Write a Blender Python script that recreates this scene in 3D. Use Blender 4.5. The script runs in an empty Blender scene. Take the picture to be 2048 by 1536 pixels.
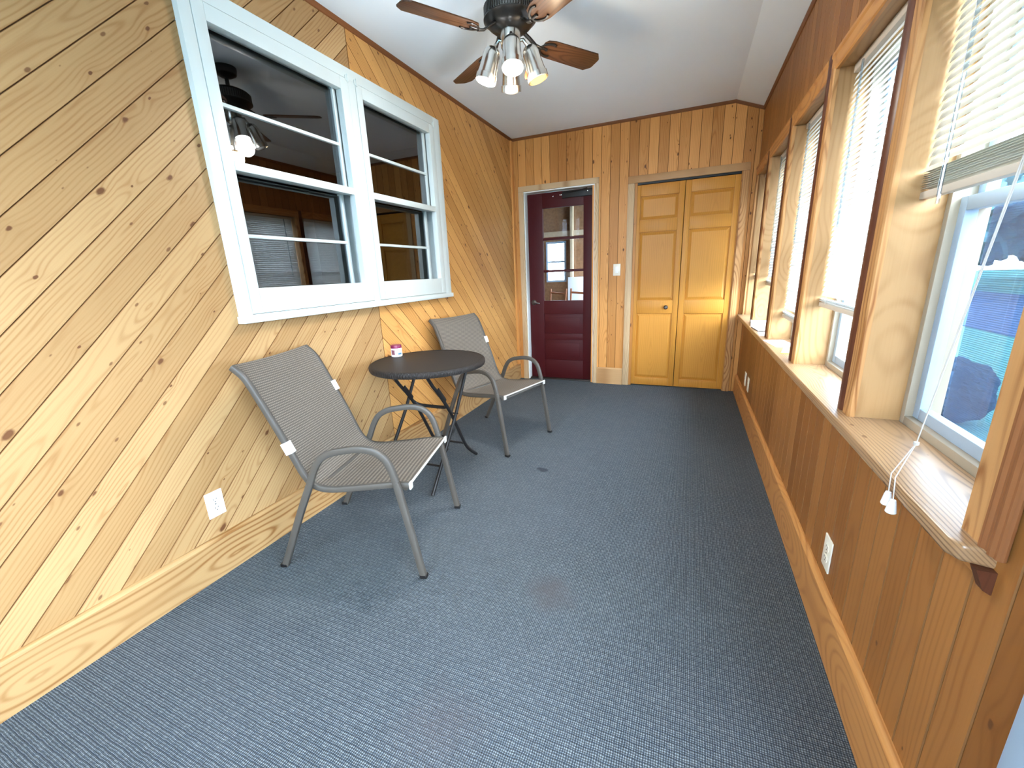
import bpy, bmesh, math, random
from mathutils import Vector, Matrix
random.seed(7)
scene = bpy.context.scene
col = scene.collection

# ---------------------------------------------------------------- camera
F_PX, YAW, PITCH, ROLL = 822.45, 0.4073, 0.2647, -0.0417
cam_d = bpy.data.cameras.new('camera'); cam = bpy.data.objects.new('camera', cam_d); col.objects.link(cam)
cam_d.sensor_width = 36.0; cam_d.lens = F_PX / 2048 * 36.0; cam_d.clip_start = 0.02; cam_d.clip_end = 300
_f = Vector((-math.sin(YAW)*math.cos(PITCH), math.cos(YAW)*math.cos(PITCH), -math.sin(PITCH)))
_r = Vector((math.cos(YAW), math.sin(YAW), 0)); _u = _r.cross(_f)
_r2 = _r*math.cos(ROLL) + _u*math.sin(ROLL); _u2 = -_r*math.sin(ROLL) + _u*math.cos(ROLL)
m = Matrix.Identity(4)
for i in range(3):
    m[i][0] = _r2[i]; m[i][1] = _u2[i]; m[i][2] = -_f[i]
m.translation = Vector((1.8163, 0, 1.229)); cam.matrix_world = m
scene.camera = cam

# ---------------------------------------------------------------- world, sun, exposure
world = bpy.data.worlds.new('overcast_sky'); scene.world = world; world.use_nodes = True
bg = world.node_tree.nodes['Background']; bg.inputs[0].default_value = (0.65, 0.825, 1.0, 1); bg.inputs[1].default_value = 18.0
sun_d = bpy.data.lights.new('hazy_sun', 'SUN'); sun_d.energy = 2.0; sun_d.angle = math.radians(24); sun_d.color = (1, .95, .88)
sun = bpy.data.objects.new('hazy_sun', sun_d); col.objects.link(sun)
sun.rotation_euler = Vector((-0.60, 0.75, -0.28)).to_track_quat('-Z', 'Y').to_euler()
vs = scene.view_settings
vs.view_transform = 'Standard'; vs.look = 'None'; vs.exposure = 0.85; vs.gamma = 1.0; vs.use_curve_mapping = False
LAMP_W = 15.0

# ---------------------------------------------------------------- node helpers
def new_mat(name):
    mt = bpy.data.materials.new(name); mt.use_nodes = True
    return mt, mt.node_tree, mt.node_tree.nodes['Principled BSDF']
def setin(nt, s, v):
    if isinstance(v, bpy.types.NodeSocket): nt.links.new(v, s)
    elif isinstance(v, (tuple, list)) and s.type == 'RGBA' and len(v) == 3: s.default_value = (*v, 1)
    else: s.default_value = v
def MA(nt, op, a, b=0.0, c=0.0, clamp=False):
    n = nt.nodes.new('ShaderNodeMath'); n.operation = op; n.use_clamp = clamp
    setin(nt, n.inputs[0], a); setin(nt, n.inputs[1], b); setin(nt, n.inputs[2], c)
    return n.outputs[0]
def MIX(nt, fac, a, b, mode='MIX'):
    n = nt.nodes.new('ShaderNodeMix'); n.data_type = 'RGBA'; n.blend_type = mode
    setin(nt, n.inputs[0], fac); setin(nt, n.inputs[6], a); setin(nt, n.inputs[7], b)
    return n.outputs[2]
def COMB(nt, x, y, z):
    n = nt.nodes.new('ShaderNodeCombineXYZ'); setin(nt, n.inputs[0], x); setin(nt, n.inputs[1], y); setin(nt, n.inputs[2], z)
    return n.outputs[0]
def SEP(nt, v):
    n = nt.nodes.new('ShaderNodeSeparateXYZ'); setin(nt, n.inputs[0], v); return n.outputs
def NOISE(nt, v, scale=1.0, detail=2.0, rough=.5):
    n = nt.nodes.new('ShaderNodeTexNoise'); setin(nt, n.inputs['Vector'], v)
    n.inputs['Scale'].default_value = scale; n.inputs['Detail'].default_value = detail; n.inputs['Roughness'].default_value = rough
    return n.outputs[0]
def OBJ(nt):
    return nt.nodes.new('ShaderNodeTexCoord').outputs['Object']
def RND(nt):
    return nt.nodes.new('ShaderNodeObjectInfo').outputs['Random']
def BUMP(nt, h, strength, dist):
    n = nt.nodes.new('ShaderNodeBump'); n.inputs['Strength'].default_value = strength; n.inputs['Distance'].default_value = dist
    setin(nt, n.inputs['Height'], h); return n.outputs[0]

def plain(name, c, rough=.5, metal=0.0, spec=.5, var=0.0, nscale=30):
    mt, nt, b = new_mat(name)
    b.inputs['Roughness'].default_value = rough; b.inputs['Metallic'].default_value = metal
    b.inputs['Specular IOR Level'].default_value = spec
    if var:
        n = NOISE(nt, OBJ(nt), nscale, 3)
        setin(nt, b.inputs['Base Color'], MIX(nt, n, tuple(x*(1-var) for x in c), tuple(min(1, x*(1+var)) for x in c)))
    else: b.inputs['Base Color'].default_value = (*c, 1)
    return mt

def wood(name, light, dark, knot=(.10, .035, .012), freq=95, ring=.55, knots=.35, rough=.42, axis='X', var=.28, arch=.22, spec=.20, kscale=1.0, tone=.45, ctr=0.0, fleck=0.0):
    mt, nt, b = new_mat(name)
    x, y, z = SEP(nt, OBJ(nt)); rnd = RND(nt)
    u, v, w = {'X': (x, y, z), 'Y': (y, x, z), 'Z': (z, x, y)}[axis]
    if axis != 'X': v = MA(nt, 'ADD', MA(nt, 'ADD', v, w), ctr)
    r1 = MA(nt, 'FRACT', MA(nt, 'MULTIPLY', rnd, 17.31)); r2 = MA(nt, 'FRACT', MA(nt, 'MULTIPLY', rnd, 71.77))
    uo = MA(nt, 'ADD', u, MA(nt, 'MULTIPLY', rnd, 53.0))
    ro = MA(nt, 'MULTIPLY', r1, 40.0)
    # knots
    vn = nt.nodes.new('ShaderNodeTexVoronoi'); vn.voronoi_dimensions = '2D'; vn.inputs['Scale'].default_value = 1.0
    setin(nt, vn.inputs['Vector'], COMB(nt, MA(nt, 'MULTIPLY', uo, 4.2*kscale), MA(nt, 'MULTIPLY_ADD', v, 7.5*kscale, ro), 0.0))
    cr, cg, cb = SEP(nt, vn.outputs['Color'])
    gate = MA(nt, 'LESS_THAN', cg, knots)
    thr = MA(nt, 'MULTIPLY_ADD', MA(nt, 'MULTIPLY', cr, cr), .075*kscale, .022*kscale)
    wob = MA(nt, 'MULTIPLY', MA(nt, 'SUBTRACT', NOISE(nt, OBJ(nt), 60, 1), .5), .05)
    dist = MA(nt, 'ADD', vn.outputs['Distance'], wob)
    k = MA(nt, 'MULTIPLY', MA(nt, 'DIVIDE', MA(nt, 'SUBTRACT', thr, dist), MA(nt, 'MULTIPLY', thr, .45), clamp=True), gate)
    halo = MA(nt, 'MULTIPLY', MA(nt, 'POWER', MA(nt, 'SUBTRACT', 1.0, MA(nt, 'MULTIPLY', vn.outputs['Distance'], 2.6), clamp=True), 2.0), gate)
    # cathedral growth rings
    d = MA(nt, 'MULTIPLY', MA(nt, 'SUBTRACT', NOISE(nt, COMB(nt, MA(nt, 'MULTIPLY', uo, 1.1), ro, 0.0), 1.0, 1.5), .5), arch)
    wv = MA(nt, 'MULTIPLY', MA(nt, 'SUBTRACT', NOISE(nt, COMB(nt, MA(nt, 'MULTIPLY', uo, 3.0), MA(nt, 'MULTIPLY', v, 6.0), ro), 1.0, 2.0), .5), .030)
    vv = MA(nt, 'ADD', MA(nt, 'ADD', v, wv), MA(nt, 'MULTIPLY', MA(nt, 'SUBTRACT', r2, .5), .10))
    q = MA(nt, 'SQRT', MA(nt, 'ADD', MA(nt, 'MULTIPLY', vv, vv), MA(nt, 'MULTIPLY', d, d)))
    q = MA(nt, 'ADD', q, MA(nt, 'MULTIPLY', halo, .016))
    s = MA(nt, 'MULTIPLY_ADD', MA(nt, 'SINE', MA(nt, 'MULTIPLY', q, freq*6.2832)), .5, .5)
    s = MA(nt, 'POWER', s, 3.0)
    fib = NOISE(nt, COMB(nt, MA(nt, 'MULTIPLY', uo, 5.0), MA(nt, 'MULTIPLY', v, 260.0), MA(nt, 'MULTIPLY', w, 260.0)), 1.0, 2.0)
    broad = NOISE(nt, COMB(nt, MA(nt, 'MULTIPLY', uo, 1.6), MA(nt, 'MULTIPLY', v, 9.0), ro), 1.0, 2.0)
    rm = MA(nt, 'MULTIPLY_ADD', NOISE(nt, COMB(nt, MA(nt, 'MULTIPLY', uo, 2.2), MA(nt, 'MULTIPLY', v, 14.0), ro), 1.0, 2.0), 2.6, -.62, clamp=True)
    s = MA(nt, 'MULTIPLY', s, MA(nt, 'MULTIPLY_ADD', rm, .85, .15))
    fac = MA(nt, 'ADD', MA(nt, 'MULTIPLY', s, ring), MA(nt, 'MULTIPLY', MA(nt, 'SUBTRACT', fib, .5), .35))
    fac = MA(nt, 'ADD', fac, MA(nt, 'MULTIPLY', MA(nt, 'SUBTRACT', broad, .42), tone))
    fac = MA(nt, 'ADD', fac, MA(nt, 'MULTIPLY', halo, .18), clamp=True)
    c = MIX(nt, fac, light, dark)
    gain = MA(nt, 'MULTIPLY_ADD', r2, var, 1.0-var*.6)
    c = MIX(nt, 1.0, c, COMB(nt, gain, MA(nt, 'POWER', gain, 1.25), MA(nt, 'POWER', gain, 1.6)), 'MULTIPLY')
    if fleck:
        v2 = nt.nodes.new('ShaderNodeTexVoronoi'); v2.voronoi_dimensions = '2D'; v2.inputs['Scale'].default_value = 1.0
        setin(nt, v2.inputs['Vector'], COMB(nt, MA(nt, 'MULTIPLY', uo, 9.0), MA(nt, 'MULTIPLY_ADD', v, 19.0, ro), 0.0))
        fr_, fg_, fb_ = SEP(nt, v2.outputs['Color'])
        k2 = MA(nt, 'MULTIPLY', MA(nt, 'DIVIDE', MA(nt, 'SUBTRACT', MA(nt, 'MULTIPLY_ADD', fr_, .09, .03), MA(nt, 'ADD', v2.outputs['Distance'], wob)), .045, clamp=True), MA(nt, 'LESS_THAN', fg_, fleck))
        c = MIX(nt, MA(nt, 'MULTIPLY', k2, .75), c, knot)
    c = MIX(nt, MA(nt, 'MULTIPLY', k, .92), c, knot)
    setin(nt, b.inputs['Base Color'], c)
    b.inputs['Roughness'].default_value = rough; b.inputs['Specular IOR Level'].default_value = spec
    setin(nt, b.inputs['Normal'], BUMP(nt, s, .06, .001))
    return mt

# ---------------------------------------------------------------- mesh helpers
class MB:
    def __init__(s): s.v = []; s.f = []; s.smooth = []; s.weld = True
    def add(s, vs, fs, smooth=False):
        o = len(s.v); s.v += [tuple(p) for p in vs]
        for f in fs: s.f.append(tuple(i+o for i in f)); s.smooth.append(smooth)
        return s
    def box(s, x0, x1, y0, y1, z0, z1):
        s.weld = False
        vs = [(x0,y0,z0),(x1,y0,z0),(x1,y1,z0),(x0,y1,z0),(x0,y0,z1),(x1,y0,z1),(x1,y1,z1),(x0,y1,z1)]
        return s.add(vs, [(0,3,2,1),(4,5,6,7),(0,1,5,4),(1,2,6,5),(2,3,7,6),(3,0,4,7)])
    def prism(s, poly, fn, a, b, smooth=False):
        """poly: ccw 2D points; fn(p2, h) -> 3D; extruded from h=a to h=b"""
        n = len(poly)
        vs = [fn(p, a) for p in poly] + [fn(p, b) for p in poly]
        return s.add(vs, [tuple(range(n-1, -1, -1)), tuple(range(n, 2*n))] + [(i, (i+1) % n, n+(i+1) % n, n+i) for i in range(n)], smooth)
    def tube(s, path, ra, rb=None, n=10, lat=None, closed_ends=True, sq=1.0, smooth=True):
        """sweep an ellipse (sq<1 makes it boxier); lat = fixed lateral direction for rb"""
        rb = ra if rb is None else rb
        P = [Vector(p) for p in path]; rings = []; prevn = None
        for i, p in enumerate(P):
            t = (P[min(i+1, len(P)-1)] - P[max(i-1, 0)]).normalized()
            if lat is not None: l = Vector(lat)
            else:
                if prevn is None:
                    l = t.cross(Vector((0, 0, 1)))
                    if l.length < 1e-3: l = t.cross(Vector((1, 0, 0)))
                else: l = prevn
            l = (l - t*l.dot(t)).normalized(); prevn = l
            nn = t.cross(l)
            ring = []
            for k in range(n):
                a = 2*math.pi*k/n; ca, sa = math.cos(a), math.sin(a)
                ca = math.copysign(abs(ca)**sq, ca); sa = math.copysign(abs(sa)**sq, sa)
                ring.append(p + l*(rb*ca) + nn*(ra*sa))
            rings.append(ring)
        vs = [q for r in rings for q in r]; fs = []
        for i in range(len(P)-1):
            for k in range(n):
                fs.append((i*n+k, i*n+(k+1) % n, (i+1)*n+(k+1) % n, (i+1)*n+k))
        s.add(vs, fs, smooth)
        if closed_ends:
            s.add(rings[0], [tuple(range(n-1, -1, -1))]); s.add(rings[-1], [tuple(range(n))])
        return s
    def lathe(s, prof, n=32, axis=((0,0,0),(0,0,1)), smooth=True):
        O = Vector(axis[0]); d = Vector(axis[1]).normalized()
        a = d.cross(Vector((1,0,0)));
        if a.length < 1e-3: a = d.cross(Vector((0,1,0)))
        a.normalize(); b = d.cross(a)
        vs = []; fs = []
        for (r, h) in prof:
            for k in range(n):
                t = 2*math.pi*k/n
                vs.append(O + d*h + a*(r*math.cos(t)) + b*(r*math.sin(t)))
        for i in range(len(prof)-1):
            for k in range(n):
                fs.append((i*n+k, i*n+(k+1) % n, (i+1)*n+(k+1) % n, (i+1)*n+k))
        return s.add(vs, fs, smooth)
    def build(s, name, mat, parent=None, bevel=0.0, segs=2, matrix=None, sharp=35, mats=None, fmat=None):
        ctr_ = None
        if matrix is None and mat.get('centred'):      # keep the grain centred on each piece of wood
            ctr_ = [(min(p[i] for p in s.v)+max(p[i] for p in s.v))/2 for i in range(3)]
            s.v = [tuple(p[i]-ctr_[i] for i in range(3)) for p in s.v]
        me = bpy.data.meshes.new(name); me.from_pydata([tuple(p) for p in s.v], [], s.f)
        bm = bmesh.new(); bm.from_mesh(me)
        if s.weld: bmesh.ops.remove_doubles(bm, verts=bm.verts, dist=1e-6)
        bmesh.ops.recalc_face_normals(bm, faces=bm.faces)
        if bevel:
            es = [e for e in bm.edges if len(e.link_faces) == 2 and e.calc_face_angle(0) > .6]
            bmesh.ops.bevel(bm, geom=es, offset=bevel, segments=segs, profile=.6, affect='EDGES', clamp_overlap=True)
        bm.to_mesh(me); bm.free()
        if any(s.smooth) or bevel:
            me.polygons.foreach_set('use_smooth', [True]*len(me.polygons)); me.set_sharp_from_angle(angle=math.radians(sharp))
        me.materials.append(mat)
        o = bpy.data.objects.new(name, me); col.objects.link(o)
        if matrix is not None: o.matrix_world = matrix
        if ctr_: o.location = Vector(ctr_) - (parent.location if parent is not None and parent.type == 'MESH' else Vector())
        if parent is not None: o.parent = parent
        return o

def empty(name, loc=(0,0,0), rz=0.0):
    o = bpy.data.objects.new(name, None); o.empty_display_size = .05; col.objects.link(o)
    o.location = loc; o.rotation_euler = (0, 0, rz); return o
def tag(o, label=None, cat=None, group=None, kind=None):
    if label: o['label'] = label
    if cat: o['category'] = cat
    if group: o['group'] = group
    if kind: o['kind'] = kind
    return o
def structure(o, label, cat): return tag(o, label, cat, kind='structure')

def clip(poly, a, b, c):
    """keep a*x+b*y<=c"""
    out = []; n = len(poly)
    for i in range(n):
        p, q = poly[i], poly[(i+1) % n]
        dp, dq = a*p[0]+b*p[1]-c, a*q[0]+b*q[1]-c
        if dp <= 0: out.append(p)
        if (dp < 0 < dq) or (dq < 0 < dp):
            t = dp/(dp-dq); out.append((p[0]+(q[0]-p[0])*t, p[1]+(q[1]-p[1])*t))
    return out
def area(p): return abs(sum(p[i][0]*p[(i+1) % len(p)][1]-p[(i+1) % len(p)][0]*p[i][1] for i in range(len(p))))/2 if len(p) > 2 else 0
def inset(poly, d):
    """inset a ccw convex polygon"""
    out = poly
    n = len(poly)
    for i in range(n):
        p, q = poly[i], poly[(i+1) % n]
        ex, ey = q[0]-p[0], q[1]-p[1]; l = math.hypot(ex, ey)
        if l < 1e-6: continue
        nx, ny = ey/l, -ex/l          # outward for ccw
        out = clip(out, nx, ny, nx*p[0]+ny*p[1]-d)
        if len(out) < 3: return []
    return out
def dedupe(p):
    o = []
    for q in p:
        if not o or math.hypot(q[0]-o[-1][0], q[1]-o[-1][1]) > 1e-4: o.append(q)
    if len(o) > 1 and math.hypot(o[0][0]-o[-1][0], o[0][1]-o[-1][1]) < 1e-4: o.pop()
    return o

def boards(parent, mat, e, grooves, region, holes, to3, normal, thick=.012, gap=.0016, cham=.0013):
    """tongue-and-groove boards. e: 2D direction; grooves: sorted offsets along n; region: list of half planes; to3(p2)->3D on the board FACE"""
    n2 = (-e[1], e[0])
    e3 = (Vector(to3(e)) - Vector(to3((0,0)))).normalized(); n3 = (Vector(to3(n2)) - Vector(to3((0,0)))).normalized()
    N = Vector(normal); flip = e3.cross(n3).dot(N) < 0
    made = []
    for g0, g1 in zip(grooves[:-1], grooves[1:]):
        cm = (g0+g1)/2
        Lg = 12
        base = [tuple(e[i]*t+n2[i]*c for i in (0,1)) for t, c in ((-Lg, g0+gap/2), (Lg, g0+gap/2), (Lg, g1-gap/2), (-Lg, g1-gap/2))]
        for h in region: base = clip(base, *h)
        pieces = [base]
        for (x0, x1, y0, y1) in holes:
            new = []
            for pc in pieces:
                if area(pc) < 1e-5: continue
                ts = [p[0]*e[0]+p[1]*e[1] for p in pc]; tmin, tmax = min(ts), max(ts)
                ox, oy = n2[0]*cm, n2[1]*cm
                ti, to_, ei, eo = -1e9, 1e9, None, None
                ok = True
                for (o, dd, lo, hi, nm) in ((ox, e[0], x0, x1, 'x'), (oy, e[1], y0, y1, 'y')):
                    if abs(dd) < 1e-9:
                        if not lo < o < hi: ok = False
                        continue
                    ta, tb = (lo-o)/dd, (hi-o)/dd
                    ea = ((1, 0, lo) if nm == 'x' else (0, 1, lo)); eb = ((-1, 0, -hi) if nm == 'x' else (0, -1, -hi))
                    if ta > tb: ta, tb, ea, eb = tb, ta, eb, ea
                    if ta > ti: ti, ei = ta, ea
                    if tb < to_: to_, eo = tb, eb
                if not ok or ti >= to_ or to_ < tmin or ti > tmax: new.append(pc); continue
                A = clip(pc, *ei); B = clip(pc, *eo)
                # each side keeps only its own half along the board
                tm = (ti+to_)/2
                A = clip(A, e[0], e[1], tm); B = clip(B, -e[0], -e[1], -tm)
                new += [A, B]
            pieces = new
        for pc in pieces:
            pc = dedupe(pc)
            if area(pc) < 2e-4: continue
            cx = sum(p[0] for p in pc)/len(pc); cy = sum(p[1] for p in pc)/len(pc)
            loc = [((p[0]-cx)*e[0]+(p[1]-cy)*e[1], (p[0]-cx)*n2[0]+(p[1]-cy)*n2[1]) for p in pc]
            if flip: loc = [(a, -b) for a, b in loc][::-1]
            sgn = sum(loc[i][0]*loc[(i+1) % len(loc)][1]-loc[(i+1) % len(loc)][0]*loc[i][1] for i in range(len(loc)))
            if sgn < 0: loc = loc[::-1]
            top = dedupe(inset(loc, cham))
            mb = MB(); k = len(loc)
            vs = [(a, b, -thick) for a, b in loc] + [(a, b, -cham*.9) for a, b in loc]
            fs = [(i, (i+1) % k, k+(i+1) % k, k+i) for i in range(k)]
            if len(top) == k:
                vs += [(a, b, 0) for a, b in top]
                fs += [(k+i, k+(i+1) % k, 2*k+(i+1) % k, 2*k+i) for i in range(k)] + [tuple(range(2*k, 3*k))]
            else: fs += [tuple(range(k, 2*k))]
            mb.add(vs, fs)
            yv = -n3 if flip else n3
            M = Matrix.Identity(4); c3 = Vector(to3((cx, cy)))
            for i in range(3): M[i][0] = e3[i]; M[i][1] = yv[i]; M[i][2] = N[i]; M[i][3] = c3[i]
            ob = mb.build('board', mat, parent, matrix=M); made.append(ob)
            ob.data.materials.append(GROOVE)            # stain gathered in the tongue and groove joints
            for pi, pg in enumerate(ob.data.polygons): pg.material_index = 1 if pi < len(fs)-1 else 0
    return made

# ---------------------------------------------------------------- materials
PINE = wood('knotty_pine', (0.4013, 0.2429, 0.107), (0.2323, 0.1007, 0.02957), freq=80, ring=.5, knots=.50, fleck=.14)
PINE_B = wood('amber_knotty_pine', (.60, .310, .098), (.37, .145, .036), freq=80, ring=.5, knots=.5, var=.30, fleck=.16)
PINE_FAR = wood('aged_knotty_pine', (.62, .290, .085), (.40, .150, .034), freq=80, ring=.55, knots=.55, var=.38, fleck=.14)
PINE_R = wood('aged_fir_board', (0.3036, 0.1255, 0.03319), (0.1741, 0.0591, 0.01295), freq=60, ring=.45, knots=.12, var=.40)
TRIM_Y = wood('fir_trim_y', (0.4113, 0.2453, 0.106), (0.2237, 0.09742, 0.02742), freq=42, ring=1.0, knots=.0, axis='Y', arch=.9, var=.1)
TRIM_RY = wood('amber_trim_y', (.50, .235, .075), (.29, .11, .03), freq=42, ring=.7, knots=.0, axis='Y', arch=.9, var=.1)
TRIM_X = wood('fir_trim_x', (.55, .33, .155), (.33, .16, .06), freq=34, ring=.8, knots=.0, axis='X', arch=.3, var=.1)
TRIM_Z = wood('fir_trim_z', (.48, .25, .098), (.23, .088, .026), freq=60, ring=.95, knots=.0, axis='Z', arch=.5, var=.12)
CASE_Z = wood('weathered_casing_z', (.62, .45, .27), (.34, .19, .085), freq=90, ring=.7, knots=.0, axis='Z', arch=.3, var=.1)
CASE_X = wood('weathered_casing_x', (.62, .45, .27), (.34, .19, .085), freq=90, ring=.7, knots=.0, axis='X', arch=.3, var=.1)
JAMB_Z = wood('maple_jamb_z', (.37, .215, .095), (.24, .122, .046), freq=48, ring=.5, knots=.0, axis='Z', arch=1.0, var=.1, rough=.42)
JAMB_Y = wood('maple_jamb_y', (.37, .215, .095), (.24, .122, .046), freq=48, ring=.5, knots=.0, axis='Y', arch=1.0, var=.1, rough=.42)
SHADE_BROWN = wood('shade_brown_wood', (.10, .034, .018), (.055, .018, .010), freq=120, ring=.4, knots=0, axis='Z', var=.1, rough=.35)  # dark brown that puts the shade of the casing edges into the colour
FLUTE = wood('brown_fluted_casing', (.24, .095, .036), (.13, .046, .017), freq=120, ring=.4, knots=0, axis='Z', var=.1)
STOOL = wood('worn_stool_wood', (.36, .215, .110), (.13, .066, .030), freq=120, ring=.9, knots=.1, axis='Y', arch=.25, var=.05, rough=.30, spec=.6, fleck=.35)
COVE = wood('dark_cove', (.20, .075, .026), (.12, .04, .014), ring=.3, knots=0, axis='Y', var=.1)
CLOSET = wood('honey_fir_door', (.55, .245, .040), (.38, .150, .020), freq=60, ring=.40, knots=.0, axis='Z', arch=.3, var=.14, rough=.4)
for _m in (TRIM_Y, TRIM_RY, TRIM_X, TRIM_Z, CASE_Z, CASE_X, JAMB_Z, JAMB_Y, SHADE_BROWN, STOOL, COVE, CLOSET): _m['centred'] = 1
DARKBACK = plain('dark_backing', (.090, .043, .018), .8)
GROOVE = plain('stained_board_edge', (.190, .088, .032), .8, spec=.1)
WHITE = plain('white_trim_paint', (.56, .62, .61), .35, var=.03, nscale=6)
CEIL = plain('ceiling_paint', (.80, .89, .97), .85, var=.02, nscale=4)
VINYL = plain('almond_vinyl_frame', (.34, .29, .22), .4)
VINYL_W = plain('white_vinyl', (.32, .42, .54), .35)
RED = plain('dark_red_door_paint', (.056, .0045, .0065), .5, spec=.22, var=.06, nscale=12)
JAMBW = plain('white_jamb_paint', (.80, .82, .80), .4)
BLACK = plain('black_powder_coat', (.009, .0085, .009), .45, spec=.3)
BRONZE = plain('dark_bronze_metal', (.035, .032, .030), .28, metal=.6)
PEWTER = plain('pewter_vent_metal', (.16, .16, .15), .35, metal=.8)
CHROME = plain('brushed_nickel', (.62, .60, .56), .22, metal=1.0)
TAUPE = plain('taupe_powder_coat', (0.0624, 0.0552, 0.0472), .45, spec=.4)
CAPW = plain('pale_end_cap', (.46, .44, .41), .5)
TAGW = plain('white_plastic_clip', (.75, .76, .78), .5)
IVORY = plain('ivory_plastic', (.78, .74, .62), .35)
WHITEP = plain('white_plastic', (.86, .87, .84), .3)
SLOT = plain('dark_slot', (.015, .015, .015), .6)
CORD = plain('white_cord', (.50, .48, .45), .7)
HARD = plain('pewter_lever', (.10, .085, .075), .35, metal=.9)
OSB = plain('oriented_strand_board', (.27, .135, .062), .8, var=.45, nscale=26)
STUD = plain('framing_lumber', (.52, .40, .27), .8, var=.15)
CONC = plain('concrete', (.30, .29, .28), .8, var=.1)
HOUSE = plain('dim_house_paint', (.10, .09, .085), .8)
PAPER = plain('white_paper', (.80, .82, .85), .6)
PAPERY = plain('yellow_paper', (.85, .70, .12), .6)
PAPERB = plain('pale_blue_cover', (.45, .58, .72), .45)
INK = plain('printed_grey', (.25, .28, .32), .6)
MAGENTA = plain('magenta_lid', (.17, .006, .055), .35)
LABELB = plain('teal_label_print', (.05, .14, .22), .4)
LABELP = plain('plum_label_print', (.16, .05, .07), .4)
CHERRY = wood('reddish_chair_wood', (.24, .08, .03), (.12, .035, .012), knots=0, axis='X')
FOB = wood('wood_fob', (.35, .12, .04), (.2, .06, .02), knots=0, axis='Z')
BLADE = wood('walnut_fan_blade', (.080, .036, .017), (.024, .009, .0045), freq=70, ring=.9, knots=0, axis='X', arch=.3, var=.05, rough=.35)

def glass_mat(name, ior, tint=(1,1,1), rough=0.0):
    mt = bpy.data.materials.new(name); mt.use_nodes = True; nt = mt.node_tree; nt.nodes.clear()
    out = nt.nodes.new('ShaderNodeOutputMaterial'); mx = nt.nodes.new('ShaderNodeMixShader')
    fr = nt.nodes.new('ShaderNodeFresnel'); fr.inputs['IOR'].default_value = ior
    tr = nt.nodes.new('ShaderNodeBsdfTransparent'); tr.inputs[0].default_value = (*tint, 1)
    gl = nt.nodes.new('ShaderNodeBsdfGlossy'); gl.inputs['Roughness'].default_value = rough
    back = nt.nodes.new('ShaderNodeNewGeometry').outputs['Backfacing']      # reflect once, at the outer face of the pane
    nt.links.new(MA(nt, 'MULTIPLY', fr.outputs[0], MA(nt, 'SUBTRACT', 1.0, back)), mx.inputs[0]); nt.links.new(tr.outputs[0], mx.inputs[1]); nt.links.new(gl.outputs[0], mx.inputs[2])
    nt.links.new(mx.outputs[0], out.inputs[0]); return mt
GLASS = glass_mat('clear_glass', 1.45)
GLASS_HOUSE = glass_mat('double_glazed_pane', 2.3, (.50, .53, .57))
WANDM = glass_mat('clear_acrylic', 1.9, (.72, .80, .88))

def screen_mat():
    mt = bpy.data.materials.new('insect_screen_mesh'); mt.use_nodes = True; nt = mt.node_tree; nt.nodes.clear()
    out = nt.nodes.new('ShaderNodeOutputMaterial'); mx = nt.nodes.new('ShaderNodeMixShader')
    tr = nt.nodes.new('ShaderNodeBsdfTransparent'); df = nt.nodes.new('ShaderNodeBsdfDiffuse'); df.inputs[0].default_value = (.10, .15, .24, 1)
    x, y, z = SEP(nt, OBJ(nt))
    s = MA(nt, 'MULTIPLY_ADD', MA(nt, 'SINE', MA(nt, 'MULTIPLY', z, 6.2832/.0052)), .14, .50)
    nt.links.new(s, mx.inputs[0]); nt.links.new(tr.outputs[0], mx.inputs[1]); nt.links.new(df.outputs[0], mx.inputs[2])
    nt.links.new(mx.outputs[0], out.inputs[0]); return mt
SCREEN = screen_mat()

def slat_mat(name, k, c1, c2):
    mt = bpy.data.materials.new(name); mt.use_nodes = True; nt = mt.node_tree; nt.nodes.clear()
    out = nt.nodes.new('ShaderNodeOutputMaterial'); mx = nt.nodes.new('ShaderNodeMixShader'); mx.inputs[0].default_value = k
    df = nt.nodes.new('ShaderNodeBsdfDiffuse'); df.inputs[0].default_value = (*c1, 1)
    tl = nt.nodes.new('ShaderNodeBsdfTranslucent'); tl.inputs[0].default_value = (*c2, 1)
    nt.links.new(df.outputs[0], mx.inputs[1]); nt.links.new(tl.outputs[0], mx.inputs[2]); nt.links.new(mx.outputs[0], out.inputs[0]); return mt
SLAT = slat_mat('white_vinyl_slat', .18, (.82, .83, .82), (.85, .87, .86))
SLAT_C = slat_mat('cream_vinyl_slat', .07, (.68, .65, .56), (.80, .76, .62))
RAILM = plain('ivory_blind_rail', (.58, .52, .44), .45)

def emit(name, c, s):
    mt = bpy.data.materials.new(name); mt.use_nodes = True; nt = mt.node_tree; nt.nodes.clear()
    out = nt.nodes.new('ShaderNodeOutputMaterial'); e = nt.nodes.new('ShaderNodeEmission')
    e.inputs[0].default_value = (*c, 1); e.inputs[1].default_value = s; nt.links.new(e.outputs[0], out.inputs[0]); return mt
BULB_COOL = emit('lit_cool_bulb', (.92, .97, 1.0), 60)
BULB_WARM = emit('lit_warm_bulb', (1.0, .58, .20), 1.6)

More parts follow.
